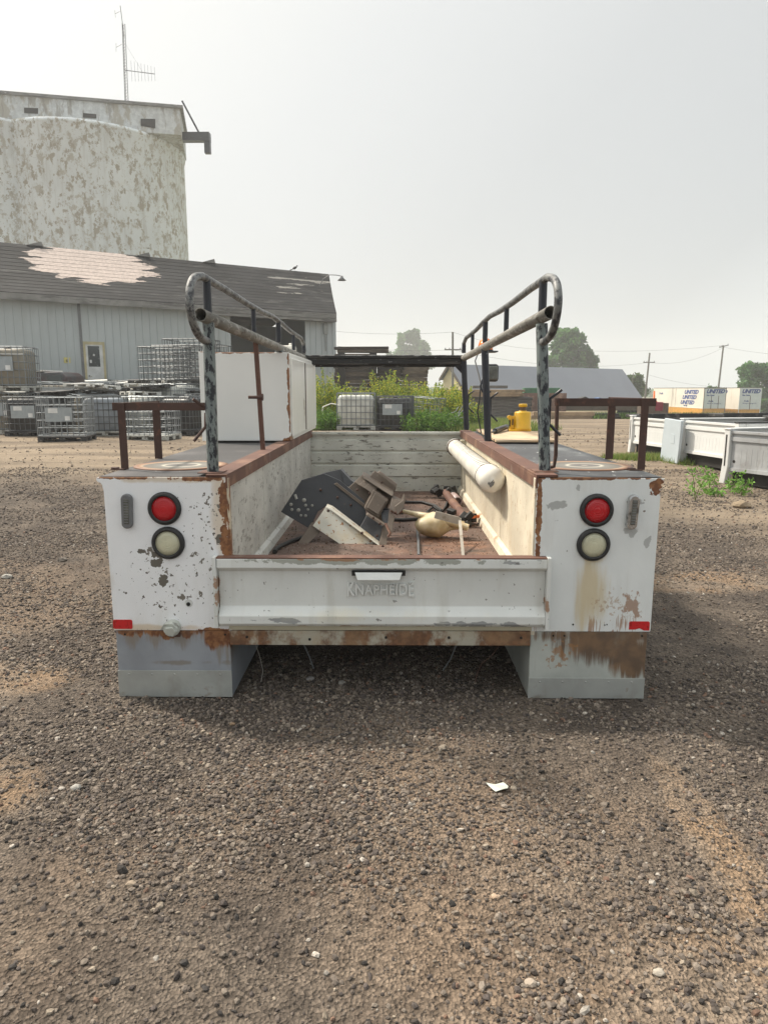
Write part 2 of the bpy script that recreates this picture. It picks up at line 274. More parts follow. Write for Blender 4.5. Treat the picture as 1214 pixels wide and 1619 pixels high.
m_cabdoor = worn('white_cabinet_door_paint', (.84, .84, .80), [dict(c=(.55, .42, .24), s=5, st=(1, 4, .4), t=.62, w=.15, a=.6), dict(c=RUST, s=22, st=(1, 1, .4), t=.90, w=.05, reg=[(-.65, 2.65, 1.25, .1, .06, .2)], g=.55)], var=.03, bump=.2, rough=.3)
m_pvc = worn('yellowed_pvc', (.78, .75, .67), [dict(c=(.40, .32, .22), s=30, st=(1, 1, 1), t=.68, w=.03, d=4, a=.7), dict(c=(.60, .50, .33), s=4, t=.5, w=.3, a=.5)], rough=.35, bump=.1)
m_lead = worn('dark_gap', (.02, .018, .015), rough=.8)
m_chrome = worn('pitted_chrome', (.55, .55, .55), [dict(c=(.12, .12, .12), s=12, t=.55, w=.1)], rough=.22, metal=.9, var=.05)
m_greyplastic = worn('grey_bezel', (.16, .165, .17), [dict(c=(.3, .3, .3), s=30, t=.6, w=.1)], rough=.5)
m_lensgl = worn('smoky_lens', (.17, .17, .145), rough=.2, var=.2, varscale=20)
def lens(name, c, ring=60, rough=.18):
    k = NT(name); t = k.n.new('ShaderNodeTexWave'); t.wave_type = 'RINGS'; t.rings_direction = 'SPHERICAL'; k.l.new(k.co(), t.inputs[0]); t.inputs['Scale'].default_value = ring
    k.bump(t.outputs[0], .35, .002)
    return k.done(k.mix(k.ramp(k.noise(12, 4), .3, .75), M3(*[x * .72 for x in c]), M3(*c)), rough)
m_red = lens('red_lens', (.50, .012, .018)); m_amber = lens('amber_lens', (.95, .22, .02)); m_clear = lens('cloudy_lens', (.60, .585, .42))
m_reflect = worn('red_reflective_tape', (.60, .015, .02), [dict(c=(.35, .01, .01), s=80, t=.55, w=.05)], rough=.3)
m_yellow = worn('yellow_enamel', (.80, .46, .015), [dict(c=(.10, .07, .03), s=14, t=.74, w=.02), dict(c=(.60, .32, .02), s=6, t=.5, w=.2, a=.6)], rough=.35, bump=.1)
m_ply = worn('plywood', (.62, .47, .31), [dict(c=(.50, .32, .17), s=3, st=(1, 9, 1), t=.50, w=.15, a=.8, d=6), dict(c=(.35, .22, .12), s=12, st=(1, 6, 1), t=.66, w=.05, a=.6)], rough=.75, bump=.1)
m_jug = NT('yellowed_plastic'); m_jug.b.inputs['Subsurface Weight'].default_value = .3; m_jug.b.inputs['Subsurface Radius'].default_value = (.05, .03, .01)
m_jug = m_jug.done(m_jug.mix(m_jug.ramp(m_jug.noise(9, 5), .35, .7), M3(.40, .30, .16), M3(.70, .60, .41)), .4)
m_grstrap = worn('grey_strap', (.42, .39, .34), [dict(c=(.2, .15, .1), s=20, t=.55, w=.1, a=.6)], rough=.8)
m_cap = worn('pinkish_can_label', (.42, .33, .32), [dict(c=(.25, .12, .10), s=30, t=.55, w=.05)], rough=.5)
m_orange = worn('orange_plastic', (.75, .16, .02), rough=.5)
m_socket = worn('pale_grey_cast_metal', (.52, .54, .49), [dict(c=(.25, .25, .22), s=30, t=.6, w=.06)], rough=.6, bump=.4)

# rust ring hatch
k = NT('ring_stained_lid'); sx = k.n.new('ShaderNodeSeparateXYZ'); k.l.new(k.tc.outputs['Object'], sx.inputs[0])
rad = k.math('SQRT', k.math('ADD', k.math('MULTIPLY', sx.outputs[0], sx.outputs[0]), k.math('MULTIPLY', sx.outputs[1], sx.outputs[1])))
rad = k.math('MULTIPLY_ADD', k.noise(9, 4), .03, rad)
rp = k.n.new('ShaderNodeValToRGB'); k.l.new(k.math('DIVIDE', rad, .235), rp.inputs[0]); e = rp.color_ramp.elements
e[0].position = 0; e[0].color = (.30, .28, .25, 1); e[1].position = 1; e[1].color = (.17, .085, .05, 1)
for p, c in ((.10, (.35, .32, .27)), (.15, (.12, .11, .10)), (.36, (.14, .13, .12)), (.42, (.50, .47, .38)), (.48, (.18, .17, .15)), (.74, (.13, .12, .10)), (.80, (.15, .12, .10)), (.85, (.36, .26, .17)), (.92, (.24, .12, .065))):
    q = e.new(p); q.color = (*c, 1)
k.bump(k.noise(60, 3), .3, .003); m_ring = k.done(rp.outputs[0], .6)

# gravel ground
k = NT('packed_gravel_ground')
big = k.noise(.35, 5, .55, which='Object'); mid = k.noise(2.2, 5, .6); fine = k.noise(45, 5, .7); vf = k.voro(95, out='Color'); 
dirt = k.mix(k.ramp(mid, .35, .68), M3(.068, .055, .045), M3(.132, .106, .083))
dirt = k.mix(k.math('MULTIPLY', k.ramp(big, .54, .68), .55), dirt, M3(.24, .172, .118))
sepv = k.n.new('ShaderNodeSeparateXYZ'); k.l.new(vf, sepv.inputs[0])
spots = [(.86, -1.75, 0, .55, .5, 1), (-1.55, -.75, 0, .5, .3, 1), (1.62, -.95, 0, .4, .28, 1), (-.35, -2.1, 0, .3, .5, 1), (1.05, -1.2, 0, .12, .9, 1), (-1.9, .2, 0, .5, .3, 1), (2.3, 2.0, 0, .9, .4, 1)]
sm = k.ramp(k.math('MULTIPLY_ADD', k.noise(4, 6, .65), .55, k.math('POWER', k.region(spots), .6)), .50, .95)
dirt = k.mix(k.math('MULTIPLY', sm, .75), dirt, k.mix(k.ramp(k.noise(3, 3), .4, .6), M3(.20, .155, .115), M3(.235, .16, .10)))
grit = k.ramp(sepv.outputs[0], 0, 1, .62, 1.55, False)
ap = k.n.new('ShaderNodeVectorMath'); ap.operation = 'SCALE'; k.l.new(dirt, ap.inputs[0]); k.l.new(grit, ap.inputs[3]); colr = ap.outputs[0]
sxy = k.n.new('ShaderNodeSeparateXYZ'); k.l.new(k.tc.outputs['Object'], sxy.inputs[0])
farm = k.ramp(k.math('MULTIPLY_ADD', k.noise(.22, 4, .6), 7.0, k.math('ADD', sxy.outputs[1], k.ramp(sxy.outputs[0], 1.6, 4.5, 0, 4.2))), 8.5, 13.0)       # sandier yard farther out
sand = k.mix(k.ramp(k.noise(1.0, 6, .62, (.22, 1.2, 1)), .36, .66), M3(.165, .128, .092), M3(.32, .252, .178))
sand = k.mix(k.ramp(k.noise(9, 5, .7), .55, .72), sand, M3(.12, .10, .08))
spk = k.mix(k.ramp(k.noise(26, 3, .7), .60, .68), sand, M3(.36, .32, .27))
colr = k.mix(k.math('MULTIPLY', farm, .9), colr, spk)
green = k.math('MULTIPLY', k.ramp(sxy.outputs[1], 32, 60), k.ramp(k.noise(.12, 4), .35, .6))
colr = k.mix(green, colr, M3(.085, .11, .04))
k.bump(k.math('ADD', k.voro(95), k.math('MULTIPLY', fine, .6)), .9, .012); k.bump(k.noise(14, 5, .65), .6, .03)
m_ground = k.done(colr, .93, 0, .25)
k = NT('stone'); a = k.n.new('ShaderNodeVertexColor'); a.layer_name = 'tint'
k.bump(k.noise(160, 3), .35, .002); m_stone = k.done(k.mix(k.ramp(k.noise(120, 3), .3, .75), a.outputs[0], k.mix(.5, a.outputs[0], M3(.03, .026, .022))), .88, 0, .25)
def leafmat(name, trans=.35):
    k = NT(name); a = k.n.new('ShaderNodeVertexColor'); a.layer_name = 'tint'
    k.done(a.outputs[0], .6, 0, .3)
    t = k.n.new('ShaderNodeBsdfTranslucent'); k.l.new(a.outputs[0], t.inputs[0]); ms = k.n.new('ShaderNodeMixShader'); ms.inputs[0].default_value = trans
    k.l.new(k.b.outputs[0], ms.inputs[1]); k.l.new(t.outputs[0], ms.inputs[2]); k.l.new(ms.outputs[0], k.n['Material Output'].inputs[0]); return k.m
m_leaf = leafmat('leaves'); m_bark = worn('bark', (.12, .09, .065), rough=.9, var=.3, varscale=20)

# ---------------------------------------------------------------- ground
def _hash(ix, iy, seed):
    h = (ix.astype(np.int64) * 374761393 + iy.astype(np.int64) * 668265263 + seed * 1442695041) & 0x7fffffff
    h = ((h ^ (h >> 13)) * 1274126177) & 0x7fffffff
    return ((h ^ (h >> 16)) & 0xffff) / 65535.0
def vnoise(x, y, s, seed=0):
    x = x * s; y = y * s; ix = np.floor(x); iy = np.floor(y); fx = x - ix; fy = y - iy; fx = fx * fx * (3 - 2 * fx); fy = fy * fy * (3 - 2 * fy)
    a = _hash(ix, iy, seed); b = _hash(ix + 1, iy, seed); c = _hash(ix, iy + 1, seed); d = _hash(ix + 1, iy + 1, seed)
    return a + (b - a) * fx + (c - a) * fy + (a - b - c + d) * fx * fy
def sst(x, a, b): t = np.clip((x - a) / (b - a), 0, 1); return t * t * (3 - 2 * t)
def gz(x, y):
    x = np.asarray(x, float); y = np.asarray(y, float)
    h = .12 * sst(y, 6, 10) - .42 * sst(y, 24, 40) - 2.2 * sst(y, 40, 84)
    near = 1 - sst(np.hypot(x, y), 6, 16)
    h = h + (vnoise(x, y, .7, 1) - .5) * .03 * sst(np.abs(y + .5) + np.maximum(np.abs(x) - 1.3, 0), .3, 1.2) + (vnoise(x, y, .5, 2) - .5) * .07 * sst(y, 5, 9) * (1 - sst(y, 90, 200)) * 1.0
    h = h + near * ((vnoise(x, y, 4, 3) - .5) * .012 + (vnoise(x, y, 14, 4) - .5) * .007)
    return h
def G(x, y): return float(gz(x, y))
def axis(lo, mid0, mid1, hi, step, grow):
    v = list(np.arange(mid0, mid1 + 1e-6, step)); s = step; p = v[-1]
    while p < hi: s *= grow; p += s; v.append(p)
    s = step; p = v[0]
    while p > lo: s *= grow; p -= s; v.insert(0, p)
    return np.array(v)
gx = axis(-1500, -3.2, 3.4, 1500, .03, 1.07); gy = axis(-60, -2.6, 3.2, 2500, .03, 1.06)
X, Y = np.meshgrid(gx, gy); Z = gz(X, Y); nx, ny = len(gx), len(gy)
idx = np.arange(nx * ny).reshape(ny, nx)
fc = np.stack([idx[:-1, :-1], idx[:-1, 1:], idx[1:, 1:], idx[1:, :-1]], -1).reshape(-1, 4)
struct(npmesh('ground', np.stack([X, Y, Z], -1).reshape(-1, 3), fc, m_ground, smooth=True))

# loose gravel
t = (1 + 5 ** .5) / 2
ICO = np.array([(-1, t, 0), (1, t, 0), (-1, -t, 0), (1, -t, 0), (0, -1, t), (0, 1, t), (0, -1, -t), (0, 1, -t), (t, 0, -1), (t, 0, 1), (-t, 0, -1), (-t, 0, 1)]) / (1 + t * t) ** .5
ICF = np.array([(0, 11, 5), (0, 5, 1), (0, 1, 7), (0, 7, 10), (0, 10, 11), (1, 5, 9), (5, 11, 4), (11, 10, 2), (10, 7, 6), (7, 1, 8), (3, 9, 4), (3, 4, 2), (3, 2, 6), (3, 6, 8), (3, 8, 9), (4, 9, 5), (2, 4, 11), (6, 2, 10), (8, 6, 7), (9, 8, 1)])
def stones(x, y, s, name, z=None, parent=None, pal=None):
    n = len(x); v = ICO[None] * (1 + RNG.uniform(-.28, .28, (n, 12, 1)))
    v = v * (s[:, None] * RNG.uniform(.55, 1.15, (n, 3)) * np.array([1, 1, .72]))[:, None, :]
    a, b, c = RNG.uniform(0, 6.28, n), RNG.uniform(-.5, .5, n), RNG.uniform(-.5, .5, n)
    ca, sa, cb, sb = np.cos(a), np.sin(a), np.cos(b), np.sin(b)
    x1 = v[..., 0] * cb[:, None] + v[..., 2] * sb[:, None]; z1 = -v[..., 0] * sb[:, None] + v[..., 2] * cb[:, None]
    y1 = v[..., 1] * np.cos(c)[:, None] - z1 * np.sin(c)[:, None]; z1 = v[..., 1] * np.sin(c)[:, None] + z1 * np.cos(c)[:, None]
    vx = x1 * ca[:, None] - y1 * sa[:, None]; vy = x1 * sa[:, None] + y1 * ca[:, None]
    zz = gz(x, y) if z is None else z
    P = np.stack([vx + x[:, None], vy + y[:, None], z1 + (zz + s * .22)[:, None]], -1).reshape(-1, 3)
    if pal is None:
        pal = np.array([(.135, .110, .092), (.185, .152, .125), (.092, .076, .068), (.235, .195, .158), (.050, .045, .042), (.42, .38, .33), (.20, .125, .09), (.30, .25, .195)])
        pr = [.27, .25, .16, .14, .09, .014, .026, .05]
    else: pr = None
    ci = pal[RNG.choice(len(pal), n, p=pr)] * RNG.uniform(.75, 1.25, (n, 1))
    F_ = (ICF[None] + (np.arange(n) * 12)[:, None, None]).reshape(-1, 3)
    return npmesh(name, P, F_, m_stone, parent, np.repeat(ci, 12, 0))
def scatter(n, x0, x1, y0, y1, cone=True, pw=1.0):
    x = RNG.uniform(x0, x1, n); y = y0 + (y1 - y0) * RNG.uniform(0, 1, n) ** pw
    ok = np.abs(x - .04) < (y + 3.35) * .95 + .9 if cone else np.ones(n, bool)
    for (sx_, sy_, _z, a_, b_, _c) in spots: ok &= ~((((x - sx_) / a_) ** 2 + ((y - sy_) / b_) ** 2 < .55) & (RNG.uniform(0, 1, n) < .62))
    patch = vnoise(x, y, 1.3, 9) * .6 + vnoise(x, y, 3.5, 10) * .4
    ok &= RNG.uniform(0, 1, n) < .16 + 1.2 * np.clip((patch - .36) * 2.6, 0, 1)
    return x[ok], y[ok]
gs = []
for (n, y0, y1, xr, smin, smax) in ((205000, -2.6, .5, 3.2, .0028, .0118), (95000, .3, 3.6, 4.2, .005, .0135), (62000, 3.0, 8.5, 8, .008, .018)):
    x, y = scatter(n, -xr, xr, y0, y1); s = smin + (smax - smin) * RNG.uniform(0, 1, len(x)) ** 2.2
    gs.append((x, y, s))
x, y = scatter(2600, -3.4, 3.4, -2.3, 3.5); gs.append((x, y, .009 + .009 * RNG.uniform(0, 1, len(x)) ** 3))
x, y = scatter(500, -9, 9, 3, 14); gs.append((x, y, .015 + .03 * RNG.uniform(0, 1, len(x)) ** 3))
x = np.concatenate([g[0] for g in gs]); y = np.concatenate([g[1] for g in gs]); s = np.concatenate([g[2] for g in gs])
ok = ~((np.abs(x) > .66) & (np.abs(x) < 1.21) & (y > -.01) & (y < 3.3)); struct(stones(x[ok], y[ok], s[ok], 'gravel'), 'stuff')
x, y = scatter(9000, -16, 16, 7, 20); s = .010 + .022 * RNG.uniform(0, 1, len(x)) ** 2.5
struct(stones(x, y, s, 'gravel', pal=np.array([(.22, .17, .125), (.27, .215, .16), (.18, .142, .108), (.34, .29, .23)])), 'stuff')

# ---------------------------------------------------------------- utility truck body
m_lap = worn('dull_lap_sheet', (.40, .41, .385), [dict(c=(.24, .22, .18), s=5, st=(1, 1, .6), t=.50, w=.2, a=.6, d=7, b=0), dict(c=(.20, .14, .09), s=12, t=.62, w=.1, a=.5), dict(c=(.18, .155, .12), s=8, t=.72, w=.2, a=.8, b=0, reg=[(0, 0, 0, 1.5, .4, .05)], g=.42, d=7)], rough=.55, metal=.15, bump=.3, dent=.2)
body = thing('service_body', 'rusty white utility truck body standing on the gravel with its tailgate to the camera', 'truck body')
FL, TOP, HW, IW, LEN = .47, 1.007, 1.20, .68, 3.30
for sgn, mp, ms, md in ((-1, m_panel_l, m_skirt_l, m_deck), (1, m_panel_r, m_skirt_r, m_deck_r)):
    a, b = (-HW, -IW) if sgn < 0 else (IW, HW)
    arch = [(.0, .318), (.0, TOP - .002), (LEN, TOP - .002), (LEN, .318)] + [(2.05, .318)] + [(1.55 + .50 * cos(g), .318 + .36 * sin(g)) for g in np.linspace(0, pi, 14)] + [(1.05, .318)]
    b_ = MB().prism([(a, y_, z_) for (y_, z_) in arch], (b - a, 0, 0)).build('side_box', m_box, body, bevel=.006)
    for (y0, y1, nm) in ((.06, 1.0, 1), (2.12, 3.24, 1)):
        xo = a if sgn < 0 else b
        d = MB().box(min(xo, xo + sgn * .018), max(xo, xo + sgn * .018), y0, y1, .34, .96).build('compartment_door', m_box, body, bevel=.006)
        MB().box(min(xo + sgn * .018, xo + sgn * .03), max(xo + sgn * .018, xo + sgn * .03), y0 + .4, y0 + .52, .60, .70).build('paddle_handle', m_chrome, d, bevel=.004)
    # rear face of the box
    if sgn < 0:
        out = [(-1.197, .318), (-.667, .318), (-.667, TOP + .002), (-1.20, TOP + .002), (-1.222, TOP + .001), (-1.229, TOP - .008), (-1.226, TOP - .018), (-1.212, TOP - .024), (-1.205, TOP - .034), (-1.2, TOP - .06)]
    else:
        out = [(.667, .318), (1.194, .318), (1.198, TOP - .075), (1.191, TOP - .068), (1.199, TOP - .058), (1.19, TOP - .05), (1.204, TOP - .04), (1.196, TOP - .028), (1.212, TOP - .02), (1.206, TOP - .008), (1.214, TOP - .002), (.9, TOP + .003), (.667, TOP + .001)]
    rp_ = MB().prism([(x_, -.008, z_) for x_, z_ in out], (0, .006, 0)).build('rear_panel', mp, body, bevel=.0025)
    # lower skirts, front and rear of the wheel
    sk = MB(); 
    x0, x1 = (-1.192, -.678) if sgn < 0 else (.664, 1.184)
    sk.box(x0, x1, -.004, .72, .0, .3165); sk.build('lower_skirt', ms, body, bevel=.004, label='bluish galvanised lower skirt' if sgn < 0 else 'pale lower skirt with heavy rust streaks')
    lz = .128 if sgn < 0 else .098
    lap = MB().box(x0 - .002, x1 + .001, -.0075, -.0042, .001, lz).build('lap_plate', m_lap, body, bevel=.001)
    for i in range(5): MB().lathe([(.005, 0), (.004, .002), (0, .003)], (x0 + .05 + i * .103, -.0075, lz - .018), (0, -1, 0), 8).build('rivet', m_lap, lap)
    MB().box(x0, x1, 2.2, 3.28, .0, .3165).build('lower_skirt', m_box, body, bevel=.004)
    for hx in ((-1.15, -.95, -.70) if sgn < 0 else (.765, .815, 1.16)):
        MB().lathe([(.0045, 0), (.0045, .003)], (hx, -.0042, .298), (0, -1, 0), 10).build('bolt_hole', m_lead, body)
    # treadplate top and rusty angle rail
    xa, xb = (-1.215, -.745) if sgn < 0 else (.745, 1.2)
    dk = MB(); dk.box(xa, xb, .0, LEN, TOP, TOP + .004)
    for yy in np.arange(.03, LEN, .06):
        for xx in np.arange(xa + .02, xb - .02, .05):
            pass
    dk.build('treadplate_top', md, body)
    rl = MB()
    ra, rb = (-.755, -.663) if sgn < 0 else (.663, .755)
    rl.box(ra, rb, -.012, LEN + .02, TOP + .004, TOP + .014)
    vx0, vx1 = (-.670, -.662) if sgn < 0 else (.662, .670)
    rl.box(vx0, vx1, -.012, LEN + .02, TOP - .045, TOP + .0042)
    rl.build('rusty_top_rail', m_rust, body, bevel=.0015)
    hl = MB().lathe([(.225, 0), (.225, .004), (.205, .006), (.19, .004), (.0, .004)], (0, 0, 0), n=48).build('round_lid', m_ring, body)
    hl.location = (sgn * .985, .42, TOP + .0045); hl.scale = (1, .95, 1)
    # inner walls and coves
    wm = m_wall_l if sgn < 0 else m_wall_r
    w = MB()
    wx0, wx1 = (-.6795, -.6755) if sgn < 0 else (.6755, .6795)
    w.box(wx0, wx1, .03, LEN - .01, FL, TOP - .046)
    for yj in ((.9,) if sgn < 0 else (.98, 2.55)):
        w.box(wx0 - .002 if sgn > 0 else wx0, wx1 if sgn > 0 else wx1 + .002, yj, yj + .03, FL + .06, TOP - .05)
    w.prism([(sgn * .6755, .03, FL), (sgn * .6755, .03, FL + .055), (sgn * .655, .03, FL + .04), (sgn * .645, .03, FL)], (0, LEN - .05, 0))
    w.build('inner_wall', wm, body, label='grey scratched inner wall' if sgn < 0 else 'sunlit cream inner wall')
    j = MB(); j.box(*((-.6815, -.6585) if sgn < 0 else (.6585, .6815)), -.006, .028, .30, TOP - .002)
    j.build('door_jamb', m_jamb if sgn < 0 else m_wall_r, body, bevel=.003)
# bed floor, bulkhead
fl = MB().box(-.676, .676, .012, LEN - .002, FL - .03, FL - .001)
fl.build('bed_floor', m_floor, body)
bk = MB(); 
prof = [(LEN, FL), (LEN, .60), (LEN - .012, .61), (LEN - .012, .70), (LEN, .71), (LEN, .72), (LEN - .012, .73), (LEN - .012, .815), (LEN, .825), (LEN, .835), (LEN - .012, .845), (LEN - .012, .93), (LEN, .94), (LEN, .985), (LEN - .03, .985), (LEN - .03, 1.006), (LEN + .03, 1.006), (LEN + .03, FL)]
bk.prism([(-.678, y_, z_) for y_, z_ in prof], (1.356, 0, 0)); bk.build('bulkhead', m_bulk, body)
# tailgate: pressed panel extruded along X
tg = MB()
prof = [(-.022, .658), (-.052, .658), (-.054, .618), (-.024, .598), (-.022, .438), (-.056, .402), (-.056, .366), (-.044, .352), (-.018, .352), (-.012, .37), (-.012, .652)]
tg.prism([(-.714, y_, z_) for y_, z_ in prof], (1.43, 0, 0))
gate = tg.build('tailgate', m_gate, body, bevel=.003)
MB().box(-.716, .718, -.05, .006, .6585, .6635).build('tailgate_edge', m_rust, gate)
for sgn in (-1, 1):
    e_ = MB(); xx = sgn * .724; e_.box(xx - .008, xx + .008, -.058, -.010, .338 if sgn > 0 else .346, .666); e_.build('end_flange', m_gate, gate, bevel=.002)
slot = MB().box(-.128, .104, -.0535, -.022, .585, .603).build('handle_slot', m_lead, gate)
hd = MB(); hd.prism([(-.115, -.056, .600), (.091, -.056, .600), (.079, -.072, .569), (-.103, -.072, .569)], (0, .016, 0)); hd.build('latch_handle', m_gate, gate, bevel=.003)
# embossed maker's lettering
def text_mesh(txt, size, ext, name, mat, parent, M, shear=0, bold=0, spacing=1.0, align='CENTER', bev=0.0, xs=1.0, taper=False):
    cu = bpy.data.curves.new(name, 'FONT'); cu.body = txt; cu.size = size; cu.extrude = ext; cu.shear = shear; cu.offset = bold; cu.space_character = spacing
    cu.align_x = align; cu.align_y = 'CENTER'; cu.bevel_depth = bev; cu.resolution_u = 3
    o = bpy.data.objects.new('tmp', cu); COL.objects.link(o); dg = bpy.context.evaluated_depsgraph_get()
    me = bpy.data.meshes.new_from_object(o.evaluated_get(dg)); bpy.data.objects.remove(o); me.name = name
    if taper:
        w_ = max(abs(v.co.x) for v in me.vertices)
        for v in me.vertices:
            q = abs(v.co.x) / w_; v.co.y *= .80 + .42 * q * q
    me.transform(M @ Matrix.Diagonal((xs, 1, 1, 1))); me.materials.clear(); me.materials.append(mat)
    r = bpy.data.objects.new(name, me); COL.objects.link(r)
    if parent: r.parent = parent
    return r
MX = Matrix.Rotation(pi / 2, 4, 'X')
text_mesh('KNAPHEIDE', .076, .0055, 'embossed_lettering', m_gate, gate, Matrix.Translation((-.005, -.0245, .513)) @ MX, bold=.0006, bev=.0022, xs=.70, taper=True, spacing=1.05)
# sill and crossmember
MB().box(-.68, .665, -.010, .03, .322, .3515).build('cream_sill', m_sill2, body, bevel=.002)
MB().box(-.677, .663, -.016, .05, .2535, .3205).build('rusty_crossmember', m_sill, body, bevel=.003)
for hx in (-.60, -.32, .02, .30, .62): MB().lathe([(.006, 0), (.006, .004)], (hx, -.0163, .292 - (.01 if hx == -.32 else 0)), (0, -1, 0), 10).build('bolt_hole', m_lead, body)
for yy in (.4, 1.0, 1.6, 2.2, 2.8): MB().box(-.67, .66, yy, yy + .06, .36, FL - .031).build('floor_crossmember', m_drust, body)
MB().box(-.676, .662, 3.22, 3.27, .02, FL - .031).build('front_cross_panel', m_drust, body)
# lights
def lamp(x, z, mat, nm, r=.072):
    o = MB().lathe([(r, 0), (r + .001, .008), (r - .008, .019), (r - .017, .020), (r - .018, .010), (.0, .010)], (0, 0, 0), (0, -1, 0), 40).build(nm, m_black, body)
    o.location = (x, -.0085, z)
    l = MB().lathe([(r - .018, .008), (r - .019, .015), (r - .04, .020), (r - .06, .0215), (.0, .022)], (0, 0, 0), (0, -1, 0), 36).build('lens', mat, o)
lamp(-.938, .873, m_red, 'tail_light'); lamp(-.930, .720, m_clear, 'reverse_light'); lamp(.926, .868, m_red, 'tail_light'); lamp(.920, .716, m_clear, 'reverse_light')
def strobe(x, z, mat, tilt):
    pts = [(.024 * cos(g) if abs(sin(g)) > 1 else .024 * cos(g), .052 * (1 if sin(g) >= 0 else -1) + .024 * sin(g)) for g in np.linspace(0, 2 * pi, 21)[:-1]]
    o = MB().prism([(p, 0, q) for p, q in pts], (0, -.026, 0)).build('marker_light', mat, body, bevel=.006)
    o.location = (x, -.0085, z); o.rotation_euler = (0, tilt, 0)
    MB().box(-.010, .012, -.0295, -.024, -.055, .055).build('lens', m_lensgl, o, bevel=.006)
    for i in range(9): MB().box(-.008, .010, -.0312, -.029, -.048 + i * .0115, -.044 + i * .0115).build('lens_rib', m_greyplastic, o)
strobe(-1.098, .862, m_greyplastic, R(2)); strobe(1.078, .862, m_chrome, R(3))
def roundrect(x0, x1, z0, z1, r):
    return [(cx + r * cos(g), cz + r * sin(g)) for cx, cz, g0 in ((x1 - r, z1 - r, 0), (x0 + r, z1 - r, pi / 2), (x0 + r, z0 + r, pi), (x1 - r, z0 + r, 1.5 * pi)) for g in np.linspace(g0, g0 + pi / 2, 5)]
MB().prism([(x_, -.0095, z_) for x_, z_ in roundrect(-1.199, -1.112, .325, .368, .008)], (0, .0014, 0)).build('red_reflector', m_reflect, body)
MB().prism([(x_, -.0095, z_) for x_, z_ in [(1.098, .329), (1.098, .362), (1.104, .367), (1.183, .367), (1.189, .362), (1.189, .325), (1.165, .325), (1.145, .335), (1.125, .329)]], (0, .0014, 0)).build('red_reflector', m_reflect, body)
# trailer plug socket
ts = MB(); ts.lathe([(.036, 0), (.036, .03), (.03, .045), (.014, .05)], (-.93, -.006, .335), (0, -1, 0), 12, False); ts.build('trailer_socket', m_socket, body, bevel=.002)
TS = MB(); TS.prism([(-.985, -.03, .325), (-.965, -.05, .352), (-.955, -.06, .365), (-.915, -.062, .367), (-.905, -.06, .35), (-.93, -.055, .338), (-.955, -.04, .334)], (0, .018, 0)); TS.prism([(-.945, -.072, .35), (-.915, -.072, .352), (-.902, -.065, .33), (-.918, -.06, .305), (-.938, -.066, .318)], (0, .02, 0)); TS.build('socket_lid', m_socket, body, bevel=.003)
MB().box(-.955, -.90, -.012, -.004, .288, .312).build('rust_bracket', m_drust, body, bevel=.002)
# small holes and dent on the left panel
MB().lathe([(.014, 0), (.016, .0015), (.018, .0005)], (-.855, -.0084, .445), (0, -1, 0), 20).build('drilled_hole', m_box, body)
MB().lathe([(.009, 0), (.009, .003)], (-.857, -.0084, .441), (0, -1, 0), 16).build('drilled_hole', m_lead, body)
for (x_, z_, r_) in ((.85, .352, .004), (.99, .35, .003), (1.0, .352, .003)): MB().lathe([(r_, 0), (r_, .002)], (x_, -.0084, z_), (0, -1, 0), 8).build('drilled_hole', m_lead, body)

